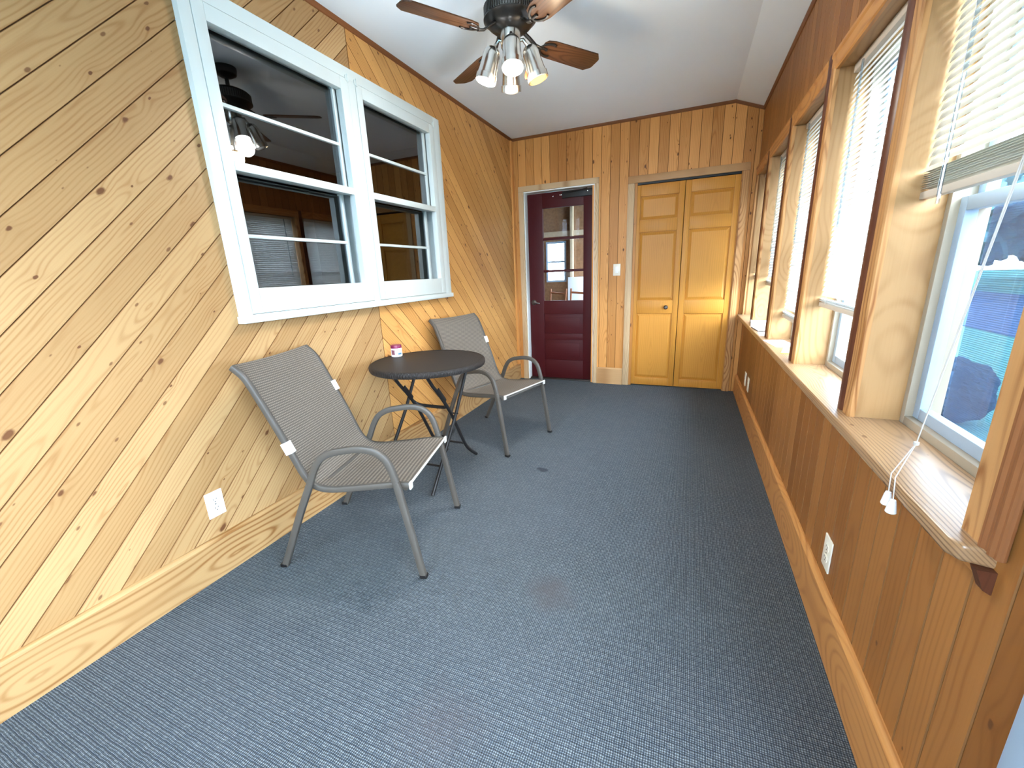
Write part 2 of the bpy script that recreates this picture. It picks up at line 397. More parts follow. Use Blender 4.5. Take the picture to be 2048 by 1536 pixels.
def carpet_mat():
    mt, nt, b = new_mat('blue_grey_loop_carpet')
    co = OBJ(nt); x, y, z = SEP(nt, co)
    br = nt.nodes.new('ShaderNodeTexBrick'); br.offset = .5; br.squash = 1.0
    jit = MA(nt, 'MULTIPLY', MA(nt, 'SUBTRACT', NOISE(nt, co, 28, 1), .5), .0045)
    jit2 = MA(nt, 'MULTIPLY', MA(nt, 'SUBTRACT', NOISE(nt, COMB(nt, y, x, 3.0), 28, 1), .5), .0045)
    xx = MA(nt, 'ADD', x, jit); yy = MA(nt, 'ADD', y, jit2)
    setin(nt, br.inputs['Vector'], COMB(nt, xx, yy, 0.0))
    br.inputs['Scale'].default_value = 1.0; br.inputs['Brick Width'].default_value = .0248; br.inputs['Row Height'].default_value = .0186
    br.inputs['Mortar Size'].default_value = .0013; br.inputs['Mortar Smooth'].default_value = .5; br.inputs['Bias'].default_value = 0
    setin(nt, br.inputs['Color1'], (.078, .090, .099)); setin(nt, br.inputs['Color2'], (.094, .107, .116)); setin(nt, br.inputs['Mortar'], (.030, .039, .053))
    b2 = nt.nodes.new('ShaderNodeTexBrick'); b2.offset = .5; b2.squash = 1.0
    setin(nt, b2.inputs['Vector'], COMB(nt, yy, xx, 0.0)); b2.inputs['Scale'].default_value = 1.0; b2.inputs['Brick Width'].default_value = .0248; b2.inputs['Row Height'].default_value = .0186
    b2.inputs['Mortar Size'].default_value = .0013; b2.inputs['Mortar Smooth'].default_value = .5
    lx = MA(nt, 'SINE', MA(nt, 'MULTIPLY', xx, 6.2832/.0062)); ly = MA(nt, 'SINE', MA(nt, 'MULTIPLY', yy, 6.2832/.0062))
    loop = MA(nt, 'MULTIPLY_ADD', MA(nt, 'ADD', lx, ly), .25, .5)
    cr = NOISE(nt, co, 210, 1)
    c = MIX(nt, 1.0, br.outputs['Color'], COMB(nt, *[MA(nt, 'MULTIPLY_ADD', MA(nt, 'MULTIPLY', loop, loop), 2.3, MA(nt, 'MULTIPLY', cr, .75))]*3), 'MULTIPLY')
    c = MIX(nt, MA(nt, 'MULTIPLY', b2.outputs['Fac'], .75), c, (.030, .039, .053))
    # large soft wear and a few stains with shapes of their own
    wear = NOISE(nt, co, 1.6, 4)
    c = MIX(nt, MA(nt, 'MULTIPLY', MA(nt, 'SUBTRACT', wear, .35), .5, clamp=True), c, (.115, .125, .14))
    def blot(cx, cy, r, amt):
        d = MA(nt, 'SQRT', MA(nt, 'ADD', MA(nt, 'POWER', MA(nt, 'SUBTRACT', x, cx), 2.0), MA(nt, 'POWER', MA(nt, 'SUBTRACT', y, cy), 2.0)))
        d = MA(nt, 'ADD', d, MA(nt, 'MULTIPLY', MA(nt, 'SUBTRACT', NOISE(nt, co, 14, 3), .5), r*1.2))
        return MA(nt, 'MULTIPLY', MA(nt, 'SUBTRACT', 1.0, MA(nt, 'DIVIDE', d, r), clamp=True), amt)
    for (cx, cy, r, a, cc) in ((1.38, 1.29, .13, .75, (.075, .068, .072)), (1.25, .70, .17, .55, (.08, .074, .08)), (1.03, 2.272, .035, 2.2, (.03, .034, .045)), (1.0, 2.282, .02, 2, (.03, .034, .045))):
        c = MIX(nt, MA(nt, 'MINIMUM', blot(cx, cy, r, a), .85), c, cc)
    setin(nt, b.inputs['Base Color'], c)
    b.inputs['Roughness'].default_value = .95; b.inputs['Specular IOR Level'].default_value = .15
    h = MA(nt, 'MULTIPLY', loop, MA(nt, 'SUBTRACT', 1.0, MA(nt, 'MULTIPLY', br.outputs['Fac'], .8)))
    setin(nt, b.inputs['Normal'], BUMP(nt, h, .9, .003))
    return mt
CARPET = carpet_mat()

def sling_mat():
    mt, nt, b = new_mat('woven_sling_fabric')
    x, y, z = SEP(nt, OBJ(nt))
    # y across the chair, x+z along the profile
    s = MA(nt, 'MULTIPLY', MA(nt, 'SUBTRACT', x, MA(nt, 'MULTIPLY', z, 1.3)), 1.0)
    row = MA(nt, 'MULTIPLY_ADD', MA(nt, 'SINE', MA(nt, 'MULTIPLY', s, 6.2832/.0165)), .5, .5)
    col_ = MA(nt, 'MULTIPLY_ADD', MA(nt, 'SINE', MA(nt, 'ADD', MA(nt, 'MULTIPLY', y, 6.2832/.011), MA(nt, 'MULTIPLY', MA(nt, 'ROUND', MA(nt, 'DIVIDE', s, .0165)), 3.1416))), .5, .5)
    w = MA(nt, 'MULTIPLY', row, MA(nt, 'MULTIPLY_ADD', col_, .6, .4))
    n = NOISE(nt, COMB(nt, MA(nt, 'MULTIPLY', s, 30.0), MA(nt, 'MULTIPLY', y, 8.0), 0.0), 8, 3)
    c = MIX(nt, w, (.052, .042, .032), (.225, .183, .143))
    c = MIX(nt, MA(nt, 'MULTIPLY', n, .35), c, (.17, .155, .14))
    setin(nt, b.inputs['Base Color'], c); b.inputs['Roughness'].default_value = .8; b.inputs['Specular IOR Level'].default_value = .25
    setin(nt, b.inputs['Normal'], BUMP(nt, w, .5, .002))
    return mt
SLING = sling_mat()

def wicker_mat():
    mt, nt, b = new_mat('dark_woven_resin')
    x, y, z = SEP(nt, OBJ(nt))
    a = MA(nt, 'SINE', MA(nt, 'MULTIPLY', x, 6.2832/.011)); c2 = MA(nt, 'SINE', MA(nt, 'MULTIPLY', y, 6.2832/.0065))
    w = MA(nt, 'MULTIPLY_ADD', MA(nt, 'MULTIPLY', a, c2), .5, .5)
    n = NOISE(nt, COMB(nt, MA(nt, 'MULTIPLY', x, 14.0), MA(nt, 'MULTIPLY', y, 3.0), 0.0), 2.0, 3)
    c = MIX(nt, w, (.005, .0045, .0045), (.034, .028, .026))
    c = MIX(nt, MA(nt, 'MULTIPLY', n, .5), c, (.016, .014, .013))
    setin(nt, b.inputs['Base Color'], c); b.inputs['Roughness'].default_value = .5; b.inputs['Specular IOR Level'].default_value = .22
    setin(nt, b.inputs['Normal'], BUMP(nt, w, .8, .003))
    return mt
WICKER = wicker_mat()

def grass_mat():
    mt, nt, b = new_mat('lawn_grass')
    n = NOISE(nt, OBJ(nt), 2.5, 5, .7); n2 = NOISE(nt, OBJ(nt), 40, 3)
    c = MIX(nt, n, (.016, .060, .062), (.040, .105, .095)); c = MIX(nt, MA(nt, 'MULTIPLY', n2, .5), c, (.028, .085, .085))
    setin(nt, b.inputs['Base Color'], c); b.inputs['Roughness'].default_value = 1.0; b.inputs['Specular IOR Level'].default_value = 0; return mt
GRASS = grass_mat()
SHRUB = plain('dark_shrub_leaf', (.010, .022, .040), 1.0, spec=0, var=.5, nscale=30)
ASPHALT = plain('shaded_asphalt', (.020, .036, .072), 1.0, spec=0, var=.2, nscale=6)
CONC_BOUNCE = plain('bounce_concrete', (.62, .61, .58), 1.0, spec=0, var=.06)
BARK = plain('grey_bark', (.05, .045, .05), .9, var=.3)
LEAF = plain('blue_green_leaf', (.040, .085, .105), 1.0, spec=0, var=.6, nscale=2.2)  # dark blue-green foliage with random tone

# ================================================================ THE SETTING
W, L, H, HR, XC, YB = 2.302, 4.455, 2.568, 2.481, 2.079, -1.45
WIN = [(.885, 1.483), (1.583, 2.240), (2.340, 2.985), (3.080, 3.730), (3.825, 4.400)]   # openings in the window wall
ZS, ZH = .764, 1.950
LW = (1.255, 2.905, 1.09, 2.29)                                                          # hole behind the white window
DY0, DY1 = -1.22, .60                                                                     # exterior door beside the camera

o = MB().box(-.02, W+.02, YB, L+.02, -.06, 0).build('floor', CARPET); structure(o, 'blue grey loop pile carpet covering the porch floor', 'floor')
# ceiling, flat then falling to the window wall
cp = [(-.15, H), (XC, H), (W+.2, H-(H-HR)*(W+.2-XC)/(W-XC)), (W+.2, H+.12), (-.15, H+.12)]
o = MB().prism(cp, lambda p, h: (p[0], h, p[1]), YB-.15, L+.12).build('ceiling', CEIL); structure(o, 'smooth white painted ceiling, sloping down at the windows', 'ceiling')

# left wall
wl = MB()
for (y0, y1, z0, z1) in ((YB, LW[0], 0, H), (LW[1], L, 0, H), (LW[0], LW[1], 0, LW[2]), (LW[0], LW[1], LW[3], H)): wl.box(-.12, -.012, y0, y1, z0, z1)
wall_left = wl.build('wall_left', DARKBACK); structure(wall_left, 'pale knotty pine wall of diagonal boards meeting in a chevron', 'wall')
SEAM = 2.12; q2 = math.sqrt(.5)
to_l = lambda p: (0.0, p[0], p[1])
gl = [.860+.0878*k for k in range(-30, 18)]
boards(wall_left, PINE, (q2, q2), gl, [(1, 0, SEAM-.0012), (-1, 0, -YB), (0, -1, 0), (0, 1, H)], [LW], to_l, (1, 0, 0))
gr = [2.194+.0883*k for k in range(-9, 34)]
boards(wall_left, PINE_B, (q2, -q2), gr, [(-1, 0, -SEAM-.0012), (1, 0, L), (0, -1, 0), (0, 1, H)], [LW], to_l, (1, 0, 0))

# far wall
RD = (.100, .900, -1, 2.062); CD = (1.255, 2.200, -1, 2.030)
wf = MB()
for (x0, x1, z0, z1) in ((-.12, RD[0], 0, H+.1), (RD[0], RD[1], RD[3], H+.1), (RD[1], CD[0], 0, H+.1), (CD[0], CD[1], CD[3], H+.1), (CD[1], W+.18, 0, H+.1)): wf.box(x0, x1, L+.012, L+.12, z0, z1)
wall_far = wf.build('wall_far', DARKBACK); structure(wall_far, 'amber knotty pine end wall of narrow vertical boards', 'wall')
slope = (H-HR)/(W-XC)
boards(wall_far, PINE_FAR, (0, 1), [-(.067+.0878*k) for k in range(26, -2, -1)], [(-1, 0, 0), (1, 0, W), (0, -1, 0), (0, 1, H), (slope, 1, H+slope*XC)], [RD, CD], lambda p: (p[0], L, p[1]), (0, -1, 0))

# window wall
wr = MB(); T0, T1 = W+.012, W+.20
ys = [YB, DY0, DY1] + [v for w in WIN for v in w] + [L+.12]
wr.box(T0, T1, YB, DY0, 0, H); wr.box(T0, T1, DY0, DY1, 2.06, H); wr.box(T0, T1, DY1, L+.12, 0, ZS-.03); wr.box(T0, T1, DY1, L+.12, ZH+.018, H)
wr.box(T0, T1, DY1, WIN[0][0]-.018, ZS-.03, ZH+.018)
for a, b in zip(WIN[:-1], WIN[1:]): wr.box(T0, T1, a[1]+.018, b[0]-.018, ZS-.03, ZH+.018)
wr.box(T0, T1, WIN[-1][1]+.018, L+.12, ZS-.03, ZH+.018)
wall_right = wr.build('wall_right', DARKBACK); structure(wall_right, 'brown vertical board wall holding the row of windows', 'wall')
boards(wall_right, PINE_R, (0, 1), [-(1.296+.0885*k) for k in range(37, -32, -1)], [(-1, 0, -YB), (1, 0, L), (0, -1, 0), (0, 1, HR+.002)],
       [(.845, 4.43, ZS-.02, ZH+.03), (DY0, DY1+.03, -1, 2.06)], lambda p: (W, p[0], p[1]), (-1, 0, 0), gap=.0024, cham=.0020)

# wall behind the camera with an unseen window opening sized for fill daylight
wb = MB()
for (x0, x1, z0, z1) in ((-.12, .15, 0, H+.05), (.15, 1.70, 0, .95), (.15, 1.70, 2.50, H+.05), (1.70, W+.2, 0, H+.05)): wb.box(x0, x1, YB-.12, YB, z0, z1)
o = wb.build('wall_back', PINE_R); structure(o, 'brown board wall behind the viewer with an added window opening for fill daylight', 'wall')

# baseboards
def base(name, mat, poly_fn, a, b, label):
    prof = [(0, 0), (.020, 0), (.020, .168), (.014, .178), (.006, .181), (0, .181)]
    o = MB().prism(prof, poly_fn, a, b).build(name, mat); return structure(o, label, 'baseboard')
base('baseboard_left', TRIM_Y, lambda p, h: (p[0], h, p[1]), YB, L-.001, 'pale wide baseboard with bold grain under the diagonal boards')
base('baseboard_right', TRIM_RY, lambda p, h: (W-p[0], h, p[1]), DY1+.08, L-.021, 'amber wide baseboard under the row of windows')
base('baseboard_far', TRIM_X, lambda p, h: (h, L-p[0], p[1]), .928, 1.204, 'short baseboard between the red door and closet casings')
# cove along the ceiling
for i, (fn, a, b, lab, mt) in enumerate(((lambda p, h: (p[0], h, H-p[1]), YB, L, 'dark thin moulding above the diagonal board wall', COVE),
                                     (lambda p, h: (h, L-p[0], H-p[1]), 0, XC, 'dark thin moulding above the two doors', COVE),
                                     (lambda p, h: (W-p[0], h, HR-p[1]), YB, L, 'dark thin moulding above the row of windows', COVE))):
    o = MB().prism([(0, 0), (.014, 0), (.012, .010), (.006, .022), (0, .024)], fn, a, b).build('trim_%d' % (i+1), mt); structure(o, lab, 'moulding')
o = MB().prism([(0, 0), (.014, 0), (.012, .010), (.006, .022), (0, .024)], lambda p, h: (h, L-p[0], H-p[1]-(h-XC)*slope), XC, W).build('trim_4', COVE); structure(o, 'short slanted moulding in the upper corner above the closet', 'moulding')
# corner strip at the far end of the diagonal wall
o = MB().box(.0005, .018, L-.055, L-.0005, .181, H-.024).build('trim_5', PINE_FAR, bevel=.003); structure(o, 'narrow vertical corner strip beside the red door', 'trim')

# ---------------------------------------------------------------- white double window into the house
w1 = empty('window_1'); structure(w1, 'white painted double window with four panes each side, showing the dark house', 'window')
XF = .030
def rect_frame(mb, xa, xb, y0, y1, z0, z1, l, r, b, t):
    mb.box(xa, xb, y0, y0+l, z0, z1); mb.box(xa, xb, y1-r, y1, z0, z1); mb.box(xa, xb, y0+l, y1-r, z0, z0+b); mb.box(xa, xb, y0+l, y1-r, z1-t, z1); return mb
f = MB(); rect_frame(f, -.12, XF-.002, 1.213, 2.980, 1.090, 2.335, .048, .078, .004, .056); f.box(-.12, XF-.002, 2.061, 2.116, 1.094, 2.279); f.build('frame', WHITE, w1, bevel=.0015)
MB().box(-.005, XF+.010, 1.206, 2.990, 1.058, 1.090).build('window_sill', WHITE, w1, bevel=.004)
for (a, b, sa, sb) in ((1.263, 2.059, .049, .058), (2.118, 2.900, .048, .060)):
    s = MB(); rect_frame(s, -.008, XF, a, b, 1.0965, 2.277, sa, sb, .110, .062)
    s.box(-.008, XF, a+sa, b-sb, 1.690, 1.726)
    sash = s.build('sash', WHITE, w1, bevel=.002)
    ga, gb = a+sa, b-sb
    # inner upper and lower lights
    for (z0, z1, xg, zm) in ((1.726, 2.215, -.016, 1.949), (1.2065, 1.690, -.056, 1.437)):
        ls = MB(); rect_frame(ls, xg-.028, xg, ga-.03, gb+.004, z0-.03, z1+.03, .030, .022, .030, .018)
        ls.build('inner_sash', WHITE, w1, bevel=.002)
        MB().box(xg-.020, xg+.002, ga-.002, gb-.016, zm-.008, zm+.008).build('muntin', WHITE, w1, bevel=.003)
        for (p0, p1) in ((z0, zm-.008), (zm+.008, z1)):
            MB().box(xg-.016, xg-.012, ga-.005, gb-.012, p0, p1).build('pane', GLASS_HOUSE, w1)
    for yy in (a+.004 if a > 2 else None, b-.004):
        if yy is not None:
            h_ = MB(); h_.tube([(XF+.003, yy, 2.262), (XF+.003, yy, 2.300)], .0035, n=8); h_.box(XF-.002, XF+.002, yy-.014, yy+.014, 2.268, 2.292); h_.build('hinge', WHITE, w1)
# unlit house room beyond
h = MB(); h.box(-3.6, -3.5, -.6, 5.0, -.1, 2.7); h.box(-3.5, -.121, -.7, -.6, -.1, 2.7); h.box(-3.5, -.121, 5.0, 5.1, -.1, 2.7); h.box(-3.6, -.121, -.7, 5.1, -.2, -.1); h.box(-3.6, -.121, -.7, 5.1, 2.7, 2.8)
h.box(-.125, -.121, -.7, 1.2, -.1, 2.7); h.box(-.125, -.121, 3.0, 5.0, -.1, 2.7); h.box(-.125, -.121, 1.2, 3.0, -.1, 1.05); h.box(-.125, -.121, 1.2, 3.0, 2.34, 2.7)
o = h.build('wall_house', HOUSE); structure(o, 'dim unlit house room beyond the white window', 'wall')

# ---------------------------------------------------------------- red door
d1 = empty('door_1'); structure(d1, 'dark red panelled door with three glass lights in a white jamb', 'door')
j = MB(); j.box(RD[0], .131, L-.002, L+.12, 0, 2.037); j.box(.875, RD[1], L-.002, L+.12, 0, 2.037); j.box(RD[0], RD[1], L-.002, L+.12, 2.037, 2.062)
j.build('jamb', JAMBW, d1, bevel=.002)
for (x0, x1) in ((.064, .122), (.884, .926)): MB().box(x0, x1, L-.017, L, 0, 2.048).build('casing', CASE_Z, d1, bevel=.004)
MB().box(.064, .926, L-.017, L, 2.048, 2.102).build('casing', CASE_X, d1, bevel=.004)
YD = L+.072
dx0, dx1, gx0, gx1 = .135, .871, .302, .752
s = MB()
s.box(dx0, gx0, YD, YD+.04, .012, 2.028); s.box(gx1, dx1, YD, YD+.04, .012, 2.028); s.box(gx0, gx1, YD, YD+.04, 1.876, 2.028)
for (z0, z1) in ((.753, .903), (.462, .535), (.012, .225)): s.box(gx0, gx1, YD, YD+.04, z0, z1)
s.build('door_slab', RED, d1, bevel=.003)
for (z0, z1) in ((.535, .753), (.225, .462)):
    p = MB(); p.box(gx0-.001, gx1+.001, YD+.012, YD+.03, z0, z1); p.box(gx0+.035, gx1-.035, YD+.005, YD+.012, z0+.035, z1-.035); p.build('panel', RED, d1, bevel=.003)
for zz in (1.563, 1.226): MB().box(gx0, gx1, YD+.004, YD+.036, zz-.013, zz+.013).build('muntin', RED, d1, bevel=.003)
for (z0, z1) in ((.903, 1.213), (1.239, 1.550), (1.576, 1.876)): MB().box(gx0, gx1, YD+.018, YD+.022, z0, z1).build('pane', GLASS, d1)
lv = MB(); lv.lathe([(0, 0), (.030, 0), (.030, .006), (.022, .012), (.010, .016), (.010, .042), (0, .042)], 20, ((.182, YD, .885), (0, -1, 0)))
lv.tube([(.182, YD-.040, .885), (.205, YD-.044, .884), (.235, YD-.042, .880), (.262, YD-.036, .876)], .008, .006, 8); lv.build('lever_handle', HARD, d1)
cl = MB(); cl.box(.53, .862, YD-.030, YD-.001, 1.955, 2.020); cl.tube([(.60, YD-.034, 2.0), (.80, YD-.045, 2.022)], .006, n=6); clo = cl.build('door_closer', BLACK, d1, bevel=.003)
for (x, z) in ((.425, 1.985), (.50, 1.992), (.515, 1.992), (.80, 2.0)): MB().lathe([(0, 0), (.006, 0), (.005, .004), (0, .005)], 8, ((x, YD-.031 if x > .6 else YD-.001, z), (0, -1, 0))).build('screw', CHROME, d1)
MB().box(.131, .875, L+.03, L+.13, .0, .012).build('threshold', HARD, d1, bevel=.002)

# ---------------------------------------------------------------- closet bifold
d2 = empty('door_2'); structure(d2, 'honey coloured wooden bifold closet door with six panels', 'door')
j = MB(); j.box(CD[0], 1.272, L-.001, L+.12, 0, 2.008); j.box(2.184, CD[1], L-.001, L+.12, 0, 2.008); j.box(CD[0], CD[1], L-.001, L+.12, 2.008, 2.030); j.build('jamb', TRIM_Z, d2)
for (x0, x1) in ((1.206, 1.268), (2.186, 2.238)): MB().box(x0, x1, L-.018, L, 0, 2.006).build('casing', TRIM_Z if x0 > 2 else CASE_Z, d2, bevel=.005)
MB().box(1.206, 2.238, L-.018, L, 2.006, 2.070).build('casing', TRIM_X, d2, bevel=.005)
for (x0, x1) in ((1.2765, 1.7215), (1.7265, 2.1795)):
    YC = L+.004; s = MB(); sw = .050
    s.box(x0, x0+sw, YC, YC+.032, .012, 1.985); s.box(x1-sw, x1, YC, YC+.032, .012, 1.985)
    rails = ((1.882, 1.985), (1.556, 1.668), (.767, .898), (.012, .090))
    for (z0, z1) in rails: s.box(x0+sw, x1-sw, YC, YC+.032, z0, z1)
    leaf = s.build('door_leaf', CLOSET, d2, bevel=.004)
    for (z0, z1) in ((1.668, 1.882), (.898, 1.556), (.090, .767)):
        p = MB(); a0, a1, b0, b1 = x0+sw-.001, x1-sw+.001, z0-.001, z1+.001; e_ = .030
        vs = [(a0, YC+.016, b0), (a1, YC+.016, b0), (a1, YC+.016, b1), (a0, YC+.016, b1), (a0+.006, YC+.016, b0+.006), (a1-.006, YC+.016, b0+.006), (a1-.006, YC+.016, b1-.006), (a0+.006, YC+.016, b1-.006),
              (a0+e_, YC+.006, b0+e_), (a1-e_, YC+.006, b0+e_), (a1-e_, YC+.006, b1-e_), (a0+e_, YC+.006, b1-e_)]
        fs = [(0,1,5,4), (1,2,6,5), (2,3,7,6), (3,0,4,7), (4,5,9,8), (5,6,10,9), (6,7,11,10), (7,4,8,11), (8,9,10,11)]
        p.add(vs, fs); p.box(a0, a1, YC+.017, YC+.026, b0, b1); pn = p.build('panel', CLOSET, leaf)
kn = MB(); kn.lathe([(0, -.030), (.010, -.030), (.018, -.024), (.021, -.016), (.014, -.008), (.008, 0), (0, 0)], 20, ((1.610, L+.004, .830), (0, 1, 0))); kn.build('knob', HARD, d2)
MB().box(1.27, 2.19, L+.005, L+.034, 1.99, 2.008).build('track', BLACK, d2)
o = MB(); o.box(1.2, 2.25, L+.62, L+.66, 0, 2.2); o.box(1.16, 1.2, L+.12, L+.66, 0, 2.2); o.box(2.25, 2.29, L+.12, L+.66, 0, 2.2); o.box(1.16, 2.29, L+.12, L+.66, 2.1, 2.2); o.box(1.16, 2.29, L+.12, L+.66, -.1, 0)
o = o.build('wall_closet', HOUSE); structure(o, 'dark closet interior behind the bifold door', 'wall')

# ---------------------------------------------------------------- row of windows
VXF = 2.41
for i, (y0, y1) in enumerate(WIN):
    w = empty('window_%d' % (i+2)); structure(w, ['nearest window of the row, its blind raised half way, lawn in view', 'second window of the row, counted from the viewer', 'third and middle window of the row', 'fourth window of the row, papers lying on its sill', 'farthest window of the row, beside the closet'][i], 'window')
    MB().box(W-.004, VXF, y1, y1+.018, ZS, ZH+.018).build('jamb', JAMB_Z, w)
    MB().box(W-.004, VXF, y0-.018, y0, ZS, ZH+.018).build('jamb', JAMB_Z, w)
    MB().box(W-.004, VXF, y0-.0, y1+.0, ZH, ZH+.018).build('head_jamb', JAMB_Y, w)
    fr = MB(); rect_frame(fr, VXF, 2.49, y0-.018, y1+.018, ZS-.02, ZH+.018, .038, .038, .042, .038); fr.build('frame', VINYL, w, bevel=.003)
    # lower sash (inside), upper sash (outside)
    for (z0, z1, xa, nm) in ((ZS+.022, 1.365, 2.428, 'lower_sash'), (1.335, ZH-.02, 2.456, 'upper_sash')):
        sm = MB(); rect_frame(sm, xa, xa+.026, y0+.020, y1-.020, z0, z1, .030, .030, .032, .034); so = sm.build(nm, VINYL_W, w, bevel=.003)
        MB().box(xa+.011, xa+.015, y0+.048, y1-.048, z0+.030, z1-.032).build('pane', GLASS, w)
    if i == 0: MB().box(2.4935, 2.4945, y0+.020, y1-.020, ZS+.022, 1.35).build('insect_screen', SCREEN, w)

# stool, apron and casings of the row
st = MB().prism([(2.250, .846), (2.262, .823), (2.3015, .815), (2.320, .815), (2.320, .868), (2.412, .868), (2.412, 4.4365), (2.250, 4.4365)], lambda p, h: (p[0], p[1], h), .732, ZS)
o = st.build('trim_6', STOOL, bevel=.007, segs=3); structure(o, 'long worn wooden window stool under the whole row of windows', 'sill')
o = MB().box(2.294, W, .836, 4.4365, .702, .732).build('trim_7', TRIM_RY, bevel=.003); structure(o, 'narrow apron board under the long window stool', 'trim')
br_ = MB().prism([(2.276, .732), (2.284, .712), (2.290, .696), (2.300, .690), (W, .690), (W, .732)], lambda p, h: (p[0], h, p[1]), .806, .824).build('trim_9', SHADE_BROWN); structure(br_, 'small dark bracket under the near end of the window stool', 'bracket')  # dark colour stands for the shade below the stool
tc = empty('trim_8'); structure(tc, 'wooden casings between and above the windows of the row', 'casing')
def post(ya, yb, shade_strip=None, flute=None):
    prof = [(W+.001, ya), (W-.012, ya), (W-.016, ya+.006), (W-.016, yb-.006), (W-.012, yb), (W+.001, yb)]
    MB().prism(prof, lambda p, h: (p[0], p[1], h), ZS, ZH+.012).build('post_casing', TRIM_Z, tc)
post(.832, .889); 
for k in range(4):      # fluted outer edge of the nearest casing
    MB().tube([(W-.010, .828-.0115*k, ZS), (W-.010, .828-.0115*k, ZH+.085)], .010 if k % 2 == 0 else .007, n=10).build('flute', FLUTE, tc)
for a, b in zip(WIN[:-1], WIN[1:]):
    post(a[1]-.004, b[0]-.050)
    p = MB(); p.prism([(W+.002, b[0]-.050), (W-.013, b[0]-.050), (W-.019, b[0]-.036), (W-.019, b[0]-.014), (W-.012, b[0]+.002), (W+.002, b[0]+.002)], lambda q, h: (q[0], q[1], h), ZS, ZH+.072); p.build('casing_shade_strip', SHADE_BROWN, tc, bevel=.003)  # strip painted dark in place of the unlit far edge of the casing
post(WIN[-1][1]-.004, L-.020)
for i, (y0, y1) in enumerate(WIN):
    ya = y0-.05 if i == 0 else y0+.002; yb = y1+.05 if i < 4 else L-.020
    prof = [(0, 0), (.012, .0), (.016, .006), (.016, .050), (.020, .058), (.020, .070), (0, .074)]
    MB().prism(prof, lambda p, h: (W+.001-p[0], h, ZH-.004+p[1]), ya, yb).build('head_casing', TRIM_RY, tc)

# exterior door beside the camera (only its white casing edge shows; widened for fill daylight)
d3 = empty('door_3'); structure(d3, 'white glazed exterior door at the right edge, widened out of view for fill daylight', 'door')
for (y0, y1) in ((DY1+.002, DY1+.076), (DY0-.076, DY0-.002)): MB().box(W-.018, W, y0, y1, 0, 2.13).build('casing', VINYL_W, d3, bevel=.004)
MB().box(W-.018, W, DY0-.002, DY1+.002, 2.055, 2.13).build('casing', VINYL_W, d3, bevel=.004)
s = MB(); rect_frame(s, W+.05, W+.095, DY0+.005, DY1-.005, .01, 2.05, .11, .11, .25, .12); DYM = (DY0+DY1)/2; s.box(W+.05, W+.095, DYM-.08, DYM+.08, .26, 1.93); s.build('door_slab', WHITE, d3, bevel=.003)
MB().box(W+.07, W+.074, DY0+.11, DYM-.08, .25, 1.94).build('pane', GLASS, d3); MB().box(W+.07, W+.074, DYM+.08, DY1-.11, .25, 1.94).build('pane', GLASS, d3)
w7 = empty('window_7'); structure(w7, 'unseen wide window behind the viewer, sized for fill daylight', 'window')  # out of view, enlarged to bring fill daylight to the near walls
f = MB(); f.box(.15, .21, YB-.08, YB-.02, .95, 2.50); f.box(1.64, 1.70, YB-.08, YB-.02, .95, 2.50); f.box(.21, 1.64, YB-.08, YB-.02, .95, 1.01); f.box(.21, 1.64, YB-.08, YB-.02, 2.44, 2.50); f.box(.895, .955, YB-.08, YB-.02, 1.01, 2.44); f.build('frame', WHITE, w7)
for (x0, x1) in ((.21, .895), (.955, 1.64)): MB().box(x0, x1, YB-.055, YB-.050, 1.01, 2.44).build('pane', GLASS, w7)

# ---------------------------------------------------------------- garage seen through the red door
YG = 7.2
g = MB()
for (x0, x1, z0, z1) in ((-2.0, -.53, 0, 2.6), (-.175, 2.4, 0, 2.6), (-.53, -.175, 0, 1.035), (-.53, -.175, 1.71, 2.6)): g.box(x0, x1, YG, YG+.1, z0, z1)
g.box(-2.1, -2.0, L+.13, YG+.1, 0, 2.6); g.box(2.4, 2.5, L+.13, L+.5, 0, 2.6); g.box(-2.1, -.121, L+.125, L+.20, 0, 2.6); g.box(2.29, 2.5, L+.125, L+.2, 0, 2.6)
o = g.build('wall_garage', OSB); structure(o, 'strand board wall of the room behind the red door', 'wall')
o = MB().box(-2.1, 2.5, L+.121, YG+.1, 2.6, 2.7).build('ceiling_garage', HOUSE); structure(o, 'dark ceiling of the room behind the red door', 'ceiling')
o = MB().box(-2.1, 2.5, L+.021, YG+.1, -.1, -.004).build('floor_garage', CONC); structure(o, 'concrete floor behind the red door', 'floor')
w8 = empty('window_8'); structure(w8, 'small bright window seen through the red door glass', 'window')
f = MB(); f.box(-.53, -.50, YG-.02, YG+.06, 1.035, 1.71); f.box(-.205, -.175, YG-.02, YG+.06, 1.035, 1.71); f.box(-.50, -.205, YG-.02, YG+.06, 1.035, 1.065); f.box(-.50, -.205, YG-.02, YG+.06, 1.68, 1.71); f.box(-.50, -.205, YG, YG+.05, 1.36, 1.39); f.build('frame', VINYL_W, w8)
MB().box(-.356, -.350, YG+.02, YG+.03, 1.39, 1.68).build('muntin', VINYL_W, w8); MB().box(-.50, -.205, YG+.02, YG+.03, 1.53, 1.536).build('muntin', VINYL_W, w8)
MB().box(-.50, -.205, YG+.036, YG+.04, 1.065, 1.68).build('pane', GLASS, w8)
for (x0, x1, y0, y1, z0, z1, lab) in ((-.085, -.040, YG-.09, YG, 0, 2.6, 'vertical wall stud right of the small bright window'), (-.8, .6, YG-.05, YG, 1.79, 1.868, 'horizontal lumber rail above the small bright window')):
    o = MB().box(x0, x1, y0, y1, z0, z1).build('wall_stud' if x1 < 0 else 'wall_rail', STUD, bevel=.003); tag(o, lab, 'lumber')
bd = MB().box(-.060, .26, 6.88, 6.90, .62, 1.115).build('white_board', PAPER, bevel=.003); tag(bd, 'white board leaning low behind the red door glass', 'board')
